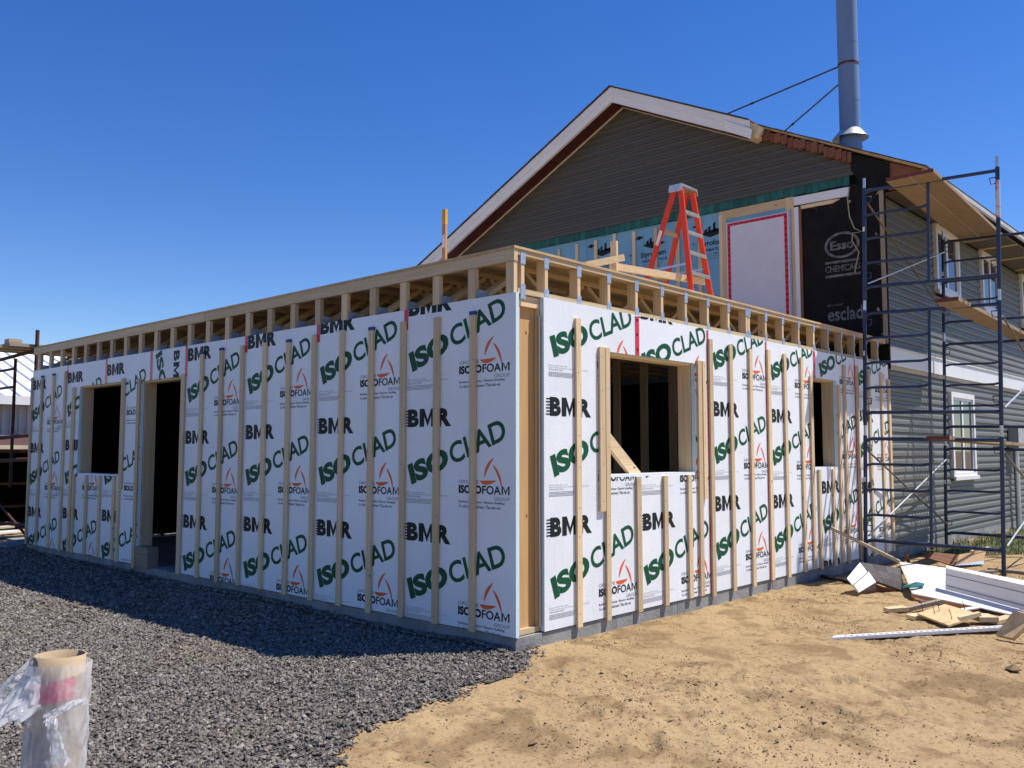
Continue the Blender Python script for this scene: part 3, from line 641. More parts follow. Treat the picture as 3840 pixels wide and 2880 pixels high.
# upper right: torn-open rake with brown lookouts
k=0; y=1.86
while y>.42:
    wd=random.uniform(.05,.12); zt=rz(y)-.03-random.uniform(0,.02); box('lookout',XH-.10-random.uniform(0,.05),XH-.035+.0,y-wd+.006,y,zt-random.uniform(.13,.17)-.03,zt-SL*.09,WB[0],house); y-=wd; k+=1
make('torn_felt',*prism([(XH-.06,.42,rz(.42)-.07),(XH-.06,.42,rz(.42)-.30),(XH-.06,.30,5.24),(XH-.06,.05,5.12),(XH-.06,-.10,5.10),(XH-.06,-.10,rz(-.1)-.07)],(.05,0,0)),TAR,house)
make('rafter_tail',*prism([(XH-.02,-.08,rz(-.08)-.06),(XH-.02,-.08,5.08),(XH-.02,-.50,5.06),(XH-.02,-.50,rz(-.5)-.05)],(.04,0,0)),WB[1],house)
box('rafter_tail',XH-.03,XH+.02,-.57,-.52,5.10,rz(-.57)-.03,W[2],house)
make('hanging_cable',*tubeg([(XH-.07,.44,5.22),(XH-.08,.47,5.05),(XH-.05,.46,4.8),(XH-.04,.40,4.62),(XH-.04,.30,4.555),(XH-.05,.42,4.55),(XH-.04,.44,4.45),(XH-.03,.35,4.27),(XH-.03,.42,3.98)],.009,6),CABLE,house,smooth=True)
# roof: deck and shingle courses
XR0=7.17
def slope_slab(name,side,t0,t1,dz0,dz1,x0,x1,m,par=house):
    """t = horizontal distance from the ridge"""
    y0,y1=RY-side*t0,RY-side*t1; v=[]
    for x in(x0,x1):
        for y,t,d in((y0,t0,dz0),(y1,t1,dz0),(y1,t1,dz1),(y0,t0,dz1)): v.append((x,y,RZ-SL*t+d))
    f=[(0,1,2,3),(7,6,5,4),(0,4,5,1),(1,5,6,2),(2,6,7,3),(3,7,4,0)]; return make(name,v,f,m,par)
TE=RY+EO; TB=RY-1.83
slope_slab('roof_deck',-1,0,TE,-.03,0,XR0+.045,HL+.3,PLY); slope_slab('roof_deck',1,0,TB,-.03,0,XR0+.045,HL+.3,PLY); slope_slab('roof_deck',1,TB,TE,-.032,-.002,XH-.10,HL+.3,PLY)
for sd in(-1,1):
    t=0; k=0
    while t<TE:
        e=min(t+.145,TE+.02); x0=XR0-.02-random.uniform(0,.008) if(sd==-1 or t<TB) else XH-.11-random.uniform(0,.03)
        slope_slab('shingle_course',sd,t,e,.001,.014 if e<TE else .016,x0,HL+.32,SHING); t+=.141
# rake fascia and soffit
for sd,te in((-1,TE-.02),(1,TB+.05)):
    slope_slab('rake_fascia',sd,0.0 if sd==1 else 0.0,te,-.145,-.012,XR0+.006,XR0+.03,ALUW); slope_slab('rake_fascia',sd,0,te,-.262,-.146,XR0+.018,XR0+.035,ALUW)
    slope_slab('fascia_lip',sd,0,te,-.270,-.262,XR0+.018,XR0+.07,ALUW)
    n=14 if sd==-1 else 7
    for i in range(n): slope_slab('soffit_panel',sd,.02+i*(te-.03)/n,.02+(i+1)*(te-.03)/n-.004,-.262,-.255,XR0+.072,GX+.01,MAROON)
slope_slab('soffit_trim',-1,0,TE-.4,-.29,-.263,GX-.04,GX-.021,CREAM); slope_slab('soffit_trim',1,.0,TB,-.275,-.263,GX-.04,GX-.021,CREAM)
y=RY-TB-.07; make('fascia_block',*prism([(XR0+.04,y+.05,rz(y)-.03),(XR0+.04,y-.07,rz(y-.07)-.03),(XR0+.04,y-.02,rz(y)-.24),(XR0+.04,y+.05,rz(y)-.27)],(.28,0,0)),W[0],house)
y=RY-TB-.05; make('bent_fascia',*prism([(XR0-.002,y+.42,rz(y+.42)-.10),(XR0-.03,y-.06,rz(y)-.17),(XR0-.03,y-.03,rz(y)-.31),(XR0-.002,y+.40,rz(y+.42)-.27)],(.006,0,0)),ALUW,house)
# eave over the side wall
box('eave_fascia',XH+.02,HL+.3,-EO-.018,-EO,5.165,5.262,mat('grey_white_fascia',(.52,.50,.48),(.45,.43,.41),rough=.5,rnd=0),house); box('eave_fascia_lip',XH+.02,HL+.3,-EO-.026,-EO-.019,5.19,5.205,bpy.data.materials['grey_white_fascia'],house)
x=XH+.05
while x<HL:
    e=min(x+.405,HL); box('soffit_panel',x,e-.004,-EO+.002,.024,5.062,5.07,MAROON if False else mat('dark_soffit',(.11,.095,.085),rnd=.05) if x<7.7 else bpy.data.materials['dark_soffit'],house); x+=.405
for a in np.arange(8.6,HL,1.22): box('soffit_batten',a,a+.06,-EO+.01,.0,5.045,5.061,W[1],house)
# meter box and conduit
mb=box('meter_box',13.80,14.22,-.14,.02,1.52,1.93,mat('grey_box',(.34,.35,.36),rnd=0),house); box('box_lid',13.79,14.23,-.152,-.141,1.51,1.94,mat('grey_box_lid',(.42,.43,.44),rnd=0),mb)
tube('conduit',[(13.95,-.06,1.515),(13.95,-.06,-.1)],.05,STEEL,house,12)
# ---------------------------------------------------------------- flue
fb=at(3190,560,13.3); fx,fy=fb[0],fb[1]; fz=rz(fy)
fl=thing('flue_pipe',(fx,fy,fz),'tall blue grey metal flue pipe standing on the house roof','chimney')
dep=13.3; R_=74/F*dep/2; zz=[(CAM+ray(3190,p)/F*dep)[2] for p in(505,375,235,150,-60,-300)]
def cyl(name,z0,z1,r0,r1,m,par,n=40): return tube(name,[(fx,fy,z0),(fx,fy,z1)],[r0,r1],m,par,n)
cyl('base_cone',fz-.25,zz[0]+.01,R_*1.32,R_*1.02,FLUE,fl)
tube('storm_collar',[(fx,fy,zz[0]-.06),(fx,fy,zz[0]+.075),(fx,fy,zz[0]+.08)],[R_*1.75,R_*1.03,R_*.9],ALU,fl,40,False)
for a,b in zip(zz[:-1],zz[1:]): cyl('pipe_section',a,b-.004,R_,R_,FLUE,fl); cyl('joint_band',b-.022,b+.004,R_*1.012,R_*1.012,FLUE,fl)
zr=zz[2]; cyl('clamp_band',zr-.012,zr+.022,R_*1.035,R_*1.035,RUST,fl)
def roofpt(x,y,top=.02):
    d=ray(x,y); t=(RZ-SL*RY+SL*CAM[1]-CAM[2]+top)/(d[2]-SL*d[1]); return CAM+t*d
r1=hit(2655,415,0,8.6); r2=hit(2885,485,0,9.4)
for q,zc,nm in((r1,zr,0),(r2,zr-.28,1)):
    e=np.array([q[0],q[1],rz(q[1])+.02]); 
    a=np.array([fx-.05,fy+R_*.98,zc]); tube('guy_rod',[a,e],.013,RUST if nm==0 else BRACE,fl,8)
    tube('rod_sleeve',[a+(e-a)*.62,a+(e-a)*.64],.02,RUST,fl,8); box('rod_foot',e[0]-.04,e[0]+.04,e[1]-.04,e[1]+.04,e[2]-.03,e[2]+.01,STEEL,fl)
# ---------------------------------------------------------------- step ladder on the deck
lx,ly=5.80,2.10; lad=thing('step_ladder',(lx,ly,DECK),'orange fibreglass step ladder standing open on the flat deck','ladder')
ZC=5.16; fr=-.34; bk=.76     # feet in front (-y) and behind (+y)
def rail(sx,top,foot,nm):
    a=Vector((lx+sx*.155,ly+top,ZC-.05)); b=Vector((lx+sx*.30,ly+foot,DECK+.005)); return a,b
RA={k:rail(*v) for k,v in dict(f0=(-1,-.05,fr,''),f1=(1,-.05,fr,''),b0=(-1,.05,bk,''),b1=(1,.05,bk,'')).items()}
for k,(a,b) in RA.items():
    o=beam('rail',a,b,.028,.075,ORANGE,lad,up=(0,1,0)); beam('foot',b+(a-b)*.03,b,.036,.09,BLACKR,lad,up=(0,1,0))
def mixp(k,z):
    a,b=RA[k]; t=(a.z-z)/(a.z-b.z); return a+(b-a)*t
n=7
for i in range(1,n):
    z=DECK+.02+i*.292; a,b=mixp('f0',z),mixp('f1',z); beam('step',a,b,.085,.028,ALU,lad); beam('step_lip',a+Vector((0,-.045,-.02)),b+Vector((0,-.045,-.02)),.006,.04,ALU,lad)
for z in(DECK+.35,DECK+.95,DECK+1.55): beam('rear_bar',mixp('b0',z),mixp('b1',z),.045,.05,WD[0] if False else PLY,lad)  # plywood tone paints in the lumber colour reflected by the bars
for k in(0,1):
    z=DECK+1.02; beam('spreader',mixp('f%d'%k,z),mixp('b%d'%k,z-.02),.006,.03,STEEL,lad)
make('top_cap',*join([boxg(lx-.21,lx+.21,ly-.10,ly+.10,ZC-.035,ZC+.0),boxg(lx-.215,lx-.196,ly-.105,ly+.105,ZC-.10,ZC-.036),boxg(lx+.196,lx+.215,ly-.105,ly+.105,ZC-.10,ZC-.036)]),ALU,lad)
for z,L,m_ in((4.55,.20,LABELW),(3.85,.34,LABELY)):
    a,b=mixp('b0',z),mixp('b0',z-L); o=Vector((-.0165,0,0)); beam('sticker',a+o,b+o,.003,.05,m_,lad,up=(0,1,0))
# ---------------------------------------------------------------- loose timber on the deck
q=hit(1667,960,0,.35); st=thing('marker_stick',(q[0],q[1],DECK),'upright thin wooden stick with yellow top on the deck edge','stick')
zt_=hit(1667,786,0,.35)[2]; zm=hit(1667,843,0,.35)[2]
box('shaft',q[0]-.012,q[0]+.012,q[1]-.02,q[1]+.02,DECK+.001,zm,wood('reddish_stick',(.45,.26,.14),(.36,.19,.1),2),st); box('yellow_top',q[0]-.0125,q[0]+.0125,q[1]-.0205,q[1]+.0205,zm+.001,zt_,YELLOW,st); box('paper_tag',q[0]-.014,q[0]-.0121,q[1]-.015,q[1]+.015,zm-.20,zm-.09,LABELW,st)
gr=thing('guard_rail',(4.9,2.9,DECK),'rough temporary guard rail of raw studs on the deck','guard rail')
p1=at(2303,905,11.4); box('post',p1[0]-.02,p1[0]+.02,p1[1]-.045,p1[1]+.045,DECK+.001,p1[2],W[2],gr)
a,b=at(2295,998,11.4),at(2640,1056,12.2); beam('rail',a+np.array([-.03,0,0]),b,.04,.09,W[0],gr)
a,b=at(2195,995,10.9),at(2338,966,11.3); beam('propped_board',a,b,.04,.085,W[0],gr)
# ---------------------------------------------------------------- scaffold
A1=np.array([6.448,-.08]); B1=np.array([6.56,-1.60]); A2=np.array([9.58,-.10]); B2=np.array([9.70,-1.63])
sc=thing('scaffold',(8.0,-.85,0),'navy blue tubular scaffold tower beside the sunny wall end','scaffold')
def zs(lv): return [(.33,1.59),(1.92,3.18),(3.52,4.77)][lv]
def lerp(a,b,t): return a+(b-a)*t
def frame(A,B,lv,dz=0):
    z0,z1=[q+dz for q in zs(lv)]; f=make('end_frame',*tubeg([(*A,z0-.28 if lv==0 else z0-.16),(*A,z1+.04)],.024,10),SCAF,sc,smooth=True)
    def P(t,z): 
        c=lerp(A,B,t); return (c[0],c[1],z)
    tube('post',[(*B,z0-.30 if lv==0 else z0-.16),(*B,z1+.04)],.024,SCAF,f,10)
    tube('post',[P(.5,z0),P(.5,z1)],.019,SCAF,f,8)
    for z in(z0,z1): 
        sl=.025; tube('bar',[P(0,z-.03),P(.05,z),P(.95,z),P(1,z+.0)],.022,SCAF,f,8)
    for k in(1,2,3):
        z=z0+(z1-z0)*k/4; tube('rung',[P(0,z-.02),P(.06,z),P(.44,z),P(.5,z+.02)],[.018,.0165,.0165,.018],SCAF,f,8)
    for C_,e in((A,1),(B,-1)):
        for z in(z0+.13,z1-.13):
            o=.03; d=(B-A)/np.hypot(*(B-A))*e; tube('brace_lock',[(C_[0],C_[1],z+.05),(*(C_+d*.085),z+.05),(*(C_+d*.075),z-.02),(C_[0],C_[1],z-.025)],.008,SCAF,f,6)
    tube('coupling_pin',[(*A,z1+.04),(*A,z1+.17)],.019,STEEL,f,10); tube('coupling_pin',[(*B,z1+.04),(*B,z1+.17)],.019,STEEL,f,10)
    box('sticker',A[0]-.026,A[0]-.0235,A[1]-.012,A[1]+.012,z0+.72,z0+.78,LABELW,f)
for lv in range(3): frame(A1,B1,lv); frame(A2,B2,lv,-.06)
zB=4.2; tube('paint_band',[(*B1,zB),(*B1,zB+.45)],.0255,mat('chipped_white_paint',(.6,.6,.62),(.5,.06,.07),sc=14,rough=.6,rnd=0,lo=.5,hi=.58),sc,10)
for lv in range(3):
    z0,z1=zs(lv); 
    for C1,C2,w0,w1,m_ in((A1,A2,1,0,BRACE),(A1,A2,0,1,STEEL),(B1,B2,1,0,BRACE),(B1,B2,0,1,STEEL)):
        if (lv==1 and C1 is A1) or (lv==2 and C1 is B1): continue
        a=(C1[0]+.03,C1[1]-.03,(z1-.16) if w0 else (z0+.05)); b=(C2[0]-.03,C2[1]-.03,(z1-.22) if w1 else (z0+.05)); tube('cross_brace',[a,b],.0125,m_,sc,8)
for C_ in(A1,B1,A2,B2): 
    g_=float(gz(*C_)); box('base_plate',C_[0]-.07,C_[0]+.07,C_[1]-.07,C_[1]+.07,g_-.03,g_+.03,RUST,sc)
    tube('base_leg',[(*C_,g_),(*C_,.1)],.02,RUST,sc,8)
PLK=wood('plank_wood',(.32,.235,.145),(.23,.165,.10),0)
RED=mat('maroon_plank_end',(.16,.04,.04),(.11,.03,.03),rnd=.05)
TH=.026; sc.rotation_mode='QUATERNION'; sc.rotation_quaternion=Matrix.Rotation(TH,3,Vector(_fw)).to_quaternion(); sc.location=Vector((8.0,-.85,0))-Vector(_rt)*(1.48*TH)   # the tower leans a little
def scaf_plank(y0,y1,z,x0,x1,label,th=.045,slope=0,skew=0):
    t=thing('scaffold_plank',((x0+x1)/2,(y0+y1)/2,z),label,'plank','planks lying on the scaffold'); v,f=boxg(x0,x1,y0,y1,z,z+th)
    sk=lambda v:[(p[0],p[1]+skew*(p[0]-x0)/(x1-x0),p[2]+slope*(p[0]-x0)/(x1-x0)) for p in v]
    make('board',sk(v),f,PLK,t); v,f=boxg(x0-.003,x0-.0005,y0,y1,z,z+th); make('painted_end',sk(v),f,RED,t); return t
T3=zs(2)[1]+.022; T2=zs(1)[1]+.022; T1=zs(0)[1]+.022
scaf_plank(-.795,-.52,T3,6.22,10.1,'top scaffold plank nearest the house wall, dark red end',slope=-.06,skew=.18)
scaf_plank(-1.085,-.81,T3-.008,6.18,10.05,'top scaffold plank on the outer side, dark red end',slope=-.06,skew=.18)
scaf_plank(-1.35,-1.10,T2-.012,6.02,10.3,'scaffold plank at middle height, below the upper windows',slope=-.06,skew=.12)
scaf_plank(-1.12,-.86,T1-.005,6.3,10.4,'lowest scaffold plank, crossing in front of the lower window',slope=-.06,skew=.12)
# ---------------------------------------------------------------- debris on the sand
def Zd(x,y): return (3000+x/2.633,1950+y/2.633)
def gp(x,y,z=0.): 
    return Vector(hit(*Zd(x,y),2,z))
def sheet(name,pts,th,m,parent=None,fm=None): 
    n=(pts[1]-pts[0]).cross(pts[2]-pts[0]).normalized(); n=n if n.z>0 else -n; return make(name,*prism(pts,-n*th),m,parent)
# long white vinyl strip
a,b=gp(390,1160,.03),gp(2260,1045,.05); tr=thing('trim_strip',(a+b)/2*1.0,'long white perforated vinyl strip lying on the sand','trim strip'); d=(b-a).normalized(); s=Vector((-d.y,d.x,0))
make('strip',*prism([a-s*.045-d*.10,b-s*.045,b+s*.075,a+s*.075],(0,0,-.012)),ALUW,tr); make('raised_edge',*prism([a-s*.047-d*.10,b-s*.047,b-s*.035,a-s*.035-d*.08],(0,0,.014)),ALUW,tr)
for k in range(34):
    c=a+d*(.06+k*.052); 
    if (c-a).length<(b-a).length: make('slot',*prism([c+s*.030,c+d*.032+s*.030,c+d*.032+s*.046,c+s*.046],(0,0,.0012)),BLACKP,tr)
def lump(name,a,b,wd,ht,m,label,cat='board',up=(0,0,1)): return tag(beam(name,a,b,wd,ht,m,None,up),label,cat)
lump('board_offcut',gp(850,888,.03),gp(1045,872,.04),.10,.035,W[0],'short pale board offcut on the sand beside the shadow')
lump('board_offcut',gp(1060,880,.03),gp(1400,800,.10),.06,.035,WD[0],'dark narrow batten under the white sheet')
lump('board_offcut',gp(1085,960,.03),gp(1250,950,.03),.11,.035,W[0],'stubby pale board end poking out under the plywood')
pl=sheet('plywood_offcut',[gp(1155,920,.07),gp(1470,1040,.05),gp(1780,930,.10),gp(1430,830,.13)],.016,PLY); tag(pl,'pale torn plywood piece with bent nails on the sand','plywood')
for u,v in((1215,905),(1330,930),(1380,915),(1500,985),(1630,900)): 
    p=gp(u,v,.08); tube('bent_nail',[p,p+Vector((.005,.01,.05)),p+Vector((-.012,.015,.085))],.003,RUST,pl,5)
lump('board_offcut',gp(1570,975,.10),gp(1775,925,.14),.045,.03,W[0],'narrow batten lying on the torn plywood')
lump('board_offcut',gp(1760,945,.06),gp(1870,985,.06),.16,.04,W[0],'small square timber block right of the torn plywood')
pl=sheet('plywood_offcut',[gp(1930,1130,.05),gp(2095,1165,.05),gp(2330,950,.22),gp(2110,895,.24)],.035,PLY); tag(pl,'thick plywood piece leaning at the right edge of the debris','plywood')
def onp(x,y,p0,n):
    d=Vector(ray(*Zd(x,y))); c=Vector(CAM); return c+d*((p0-c).dot(n)/d.dot(n))
pa,pb,pc=gp(1105,722,.07),gp(1760,858,.05),gp(975,412,.215); ns=(pb-pa).cross(pc-pa).normalized(); ns=ns if ns.z>0 else -ns
ws=sheet('white_sheet',[pc,onp(1600,492,pa,ns),onp(2320,985,pa,ns),pb,pa],.012,ALUW); tag(ws,'large white sheet lying tilted on the debris heap','sheet')
dn=Vector((0,0,-.014)); make('orange_edge',*prism([pa+dn,pb+dn,pb+dn+Vector((-.02,-.03,-.03)),pa+dn+Vector((-.06,-.06,-.035))],(.02,.02,-.012)),PLYO,ws)
make('frayed_edge',*prism([pc+ns*.002,onp(1000,415,pa,ns)+ns*.002,onp(1130,722,pa,ns)+ns*.002,pa+ns*.002],-ns*.018),CREAM,ws)
tf=onp(1110,680,pa,ns)+ns*.01; make('teal_rag',*prism([tf+Vector((-.08,.07,0)),tf+Vector((.10,-.07,.0)),tf+Vector((.05,-.10,.03)),tf+Vector((-.03,-.05,.05)),tf+Vector((-.07,0,.02))],(0,0,.02)),mat('teal_plastic',(.12,.38,.38)),ws)
# props that keep the sheet up
lump('prop_block',gp(1200,640,.0)+Vector((.15,.1,.06)),gp(1330,640,.0)+Vector((.3,.1,.06)),.09,.09,WD[0],'dark timber block under the tilted white sheet')
# folded fascia trough resting on the sheet
so_=thing('fascia_trough',onp(1900,760,pa,ns),'folded white aluminium fascia lying on top of the white sheet','fascia')
e0,e1=onp(1440,690,pa,ns)+ns*.004,onp(2340,930,pa,ns)+ns*.004; ed=(e1-e0).normalized()
u0=Vector(hit(*Zd(1440,478),0,e0.x+.03)); hgt=(u0-e0).length; u1=e1+(u0-e0)*1.05
make('upright_face',*prism([e0,e1,e1.lerp(u1,.45),e0.lerp(u0,.45)],(.006,.006,0)),ALUW,so_); o2=Vector((-.014,-.006,0))
make('upper_face',*prism([e0.lerp(u0,.455)+o2,e1.lerp(u1,.455)+o2,u1+o2,u0+o2],(.006,.006,0)),ALUW,so_)
make('top_flange',*prism([u0+o2+Vector((0,0,.002)),u1+o2+Vector((0,0,.002)),u1+Vector((.16,.10,.03)),u0+Vector((.12,.03,.01))],(0,0,.006)),ALUW,so_)
for k in(.2,.72): tube('fold_shade',[e0.lerp(u0,k)+o2*1.2,e1.lerp(u1,k)+o2*1.2],.004,GREYP,so_,5)  # grey lines paint the shade along the folds
# little roof offcut
rc=thing('roof_offcut',gp(760,690,0),'torn off roof corner with dark shingles and white fascia','roof piece')
nw=Vector((-.35,-.65,.67)).normalized(); BLp=gp(582,716,.03); TLp,Tp,Mp=onp(465,572,BLp,nw),onp(592,418,BLp,nw),onp(752,612,BLp,nw)
sheet('fascia_face',[TLp,Tp,Mp,BLp],.015,ALUW,rc)
m1,m2=TLp.lerp(BLp,.48),Tp.lerp(Mp,.48); sheet('fascia_step',[m1+nw*.012,m2+nw*.012,Mp+nw*.004,BLp+nw*.004],.008,ALUW,rc)
tube('fold_shade',[TLp.lerp(BLp,.5)+nw*.016,Tp.lerp(Mp,.5)+nw*.016],.004,GREYP,rc,5)  # dark line painted in as shading at the fascia step
nsh=(Tp-Mp).cross(Vector((1,-.35,-.15))).normalized(); nsh=nsh if nsh.z>0 else -nsh
TRp,BRp=onp(985,480,Mp,nsh),onp(1002,708,Mp,nsh)
BSH=mat('brown_shingle',(.065,.056,.056),(.11,.095,.092),sc=70,rough=.95,bump=.5,bsc=150,rnd=.25)
mids=[(Tp.lerp(TRp,t),Mp.lerp(BRp,t)) for t in(0,.3,.62,1)]
for i in range(3):
    a,b=mids[i][0],mids[i+1][0]; c,e=mids[i+1][1],mids[i][1]
    for j in range(3):
        lf=nsh*(.004+.004*j+.002*i); t0,t1=j/3,(j+1)/3-.01; sheet('shingle',[a.lerp(e,t0)+lf,b.lerp(c,t0)+lf,b.lerp(c,t1)+lf,a.lerp(e,t1)+lf],.005,BSH,rc)
sheet('roof_board',[Tp,TRp,BRp,Mp],.014,WB[0],rc)
beam('rafter_end',Mp+Vector((.03,.03,-.05)),BLp+Vector((.09,.04,.03)),.04,.06,WD[0],rc); beam('rafter_end',Mp+Vector((.03,.03,-.05)),BRp+Vector((0,.02,-.045)),.03,.05,WB[0],rc)
make('side_flap',*prism([TRp,BRp,BRp+Vector((.10,-.02,-.06)),TRp+Vector((.12,.02,-.16))],(.01,.01,.01)),BLACKR,rc)
# long thin batten leaning on the wall
lump('leaning_batten',Vector(hit(*Zd(308,80),1,-.035)),onp(985,432,pa,ns)+Vector((0,0,.02)),.05,.035,W[0],'long thin batten leaning from the debris up to the foam wall','batten',)
lump('board_offcut',gp(1900,1010,.03),gp(2080,960,.05),.09,.03,W[0],'pale short board between the plywood piece and the white strip')
lump('white_offcut',gp(1480,905,.02),gp(1840,850,.05),.07,.01,ALUW,'narrow white vinyl offcut in the shade of the white sheet','trim strip')
lump('shingle_scrap',gp(1180,800,.02),gp(1290,795,.03),.14,.008,BSH,'torn dark shingle scrap under the sheet edge','shingle')
lump('board_offcut',gp(540,470,.03),gp(640,440,.05),.05,.03,W[0],'small pale offcut behind the torn roof corner')
lump('board_offcut',gp(1640,520,.03),gp(1930,505,.03),.09,.025,WD[0],'grey board lying on the sand behind the fascia')
# brown siding bundle behind the scaffold
cr=thing('siding_bundle',gp(1500,430,0),'old brown boards nailed together, lying by the grass','boards')
p0=gp(1530,452,.03); nb=Vector((-.5,-.3,.8)).normalized(); ne=Vector((-.25,-.75,.6)).normalized()
for i in range(6):
    t0,t1=i/6,(i+.86)/6; L0=[onp(1190+140*t,352-34*t,p0,nb) for t in(t0,t1)]; R0=[onp(1530+40*t,452-112*t,p0,nb) for t in(t1,t0)]
    sheet('board',L0+R0,.018,WB[0],cr)
sheet('end_board',[p0,onp(1800,430,p0,ne),onp(1840,300,p0,ne),onp(1570,340,p0,ne)],.02,wood('tan_board',(.42,.27,.14),(.33,.2,.1),0),cr)
sheet('metal_edge',[p0+ne*.01,onp(1810,440,p0,ne)+ne*.01,onp(1810,405,p0,ne)+ne*.012,onp(1580,438,p0,ne)+ne*.012],.006,GALV,cr); beam('cleat',onp(1700,318,p0,ne),onp(1856,276,p0,ne),.05,.04,W[0],cr)
lump('sand_board',gp(1870,480,.02),gp(2240,520,.02),.10,.03,WD[0],'dark weathered board half buried near the scaffold foot')
tag(tube('hose',[gp(185,545,.03),gp(240,560,.04),gp(330,580,.04),gp(430,592,.03),gp(560,640,.02)],.022,BLACKR,None,8),'short black hose on the sand beside the foundation','hose')
lump('earth_stake',gp(1045,330,.30),gp(1075,420,.02),.035,.03,WB[2],'short rusty stake standing by the house corner','stake')
def rock(name,c,s,label,m=CLOD):
    v=OCT*(1+RNG.uniform(-.2,.2,(6,1)))+RNG.uniform(-.2,.2,(6,3)); V=[tuple(np.array(c)+q*s*np.array([1.2,.9,.7])) for q in v]
    return tag(make(name,V,[tuple(f) for f in OF],m),label,'clod')
c=gp(2120,1515,0); rock('earth_clod',(c.x,c.y,float(gz(c.x,c.y))+.02),.055,'largest dark earth clod near the right edge, below the leaning plywood')
c=Vector(hit(1400+945/1.58,2250+850/1.58,2,0)); rock('stone',(c.x,c.y,float(gz(c.x,c.y))+.01),.03,'flat brown stone lying alone on the open sand')
# grass by the house
def grass():
    n=9000; x=RNG.uniform(8.4,15.5,n); y=RNG.uniform(-2.6,.0,n); keep=(vnoise(x*2,y*2,31)>.36)&(y>-.2-(x-8.2)*.7); x,y=x[keep],y[keep]; n=len(x)
    h=RNG.uniform(.03,.10,n); a=RNG.uniform(0,6.28,n); wd=.006; z=gz(x,y); V=np.zeros((n,3,3)); lx_=RNG.uniform(-.04,.04,(n,2))
    V[:,0]=np.stack([x+np.cos(a)*wd,y+np.sin(a)*wd,z-.01],1); V[:,1]=np.stack([x-np.cos(a)*wd,y-np.sin(a)*wd,z-.01],1); V[:,2]=np.stack([x+lx_[:,0],y+lx_[:,1],z+h],1)
    me=bpy.data.meshes.new('grass'); me.from_pydata(V.reshape(-1,3).tolist(),[],np.arange(n*3).reshape(-1,3).tolist())
    me.materials.append(mat('grass_blade',(1,1,1),(.8,.8,.8),rough=.6,rnd=0,island=[(.07,.13,.025),(.12,.18,.04),(.20,.20,.07),(.08,.15,.03)])); o=bpy.data.objects.new('grass',me); COL.objects.link(o); o['kind']='stuff'; o['label']='patchy green grass growing along the house wall'; o['category']='grass'
grass()
g=grid_obj('lawn',np.arange(8.3,19,.12),np.arange(-2.8,.05,.12),gz,mat('lawn_soil',(.10,.085,.045),(.07,.10,.03),sc=4,rough=.95,rnd=0,bump=.4),keep=lambda x,y:(y>-.3-(x-8.2)*.7+(vnoise(x*3,y*3,33)-.5)*.5),dz=.006); g['kind']='structure'
# ---------------------------------------------------------------- foreground: cardboard tube with plastic
tb0=at(196,2960,3.55); tb1=at(228,2452,3.62); tb0[2]=0.0; ax=Vector(tb1-tb0); L=ax.length; ax.normalize(); rt_=93/F*3.6
ct=thing('cardboard_tube',tb0,'short upright cardboard tube standing on the gravel in front','tube')
s1=ax.orthogonal().normalized(); s2=ax.cross(s1)
def tubesurf(r0,t0,t1,nz,na,fn,m,name,par,th=0):
    V=[];Fc=[]
    for j in range(nz+1):
        t=t0+(t1-t0)*j/nz
        for i in range(na):
            a=2*math.pi*i/na; r=r0*fn(a,t); p=Vector(tb0)+ax*(t*L)+(s1*math.cos(a)+s2*math.sin(a))*r; V.append(tuple(p))
    for j in range(nz):
        for i in range(na): Fc.append((j*na+i,j*na+(i+1)%na,(j+1)*na+(i+1)%na,(j+1)*na+i))
    return make(name,V,Fc,m,par,smooth=True)
def wob(a,t): return 1+.05*math.sin(2*a+.7)+.03*math.sin(3*a+1)*t
o=tubesurf(rt_,0,1,6,40,lambda a,t:wob(a,t),CARD,'wall',ct)
md=o.modifiers.new('s','SOLIDIFY'); md.thickness=.004
def film(a,t):
    ca,sa=math.cos(a)*2,math.sin(a)*2
    r1=abs(float(vnoise(ca*1.5+sa*.8+9,sa*1.5+t*5-ca*.6,41))-.5)*2; r2=abs(float(vnoise(ca*3.1-sa*2+3,t*8+sa*3.3,42))-.5)*2; r3=abs(float(vnoise(ca*6+t*9,sa*6-t*7+5,43))-.5)*2
    return 1.04+(1-r1)*.13+(1-r2)*.07+(1-r3)*.03+wob(a,t)-1
bagt=thing('plastic_wrap',tb0,'crumpled clear plastic wrapped round the foreground cardboard tube','plastic')
tubesurf(rt_,.10,.955,70,120,film,FILM,'sleeve',bagt)
FWv=Vector(_fw); RTv=Vector(_rt)
def flap(name,pts,amp,seed):   # quad patch pts[0..3] with crumple
    V=[];Fc=[];n=36
    for j in range(n+1):
        for i in range(n+1):
            u,v=i/n,j/n; p=pts[0].lerp(pts[1],u).lerp(pts[3].lerp(pts[2],u),v)
            d=(1-2*abs(2*float(vnoise(u*3+v*2+seed,v*3-u*1.5,51))-1))*amp*.9+(1-2*abs(2*float(vnoise(u*6-v*4+seed,v*6+u*3,52))-1))*amp*.4; V.append(tuple(p+FWv*d+Vector((0,0,d*.3))))
    for j in range(n):
        for i in range(n): Fc.append((j*(n+1)+i,j*(n+1)+i+1,(j+1)*(n+1)+i+1,(j+1)*(n+1)+i))
    return make(name,V,Fc,FILM,bagt,smooth=True)
def fa(x,y,d): return Vector(at(x,2160+y/2.304,d)) if False else Vector(at(x/2.304,2160+y/2.304,d))
flap('loose_flap',[fa(-60,1190,3.45),fa(330,690,3.56),fa(350,1180,3.40),fa(-40,1310,3.35)],.028,1); flap('loose_flap',[fa(-60,1000,3.6),fa(300,680,3.62),fa(250,1250,3.46),fa(-60,1330,3.4)],.035,5)
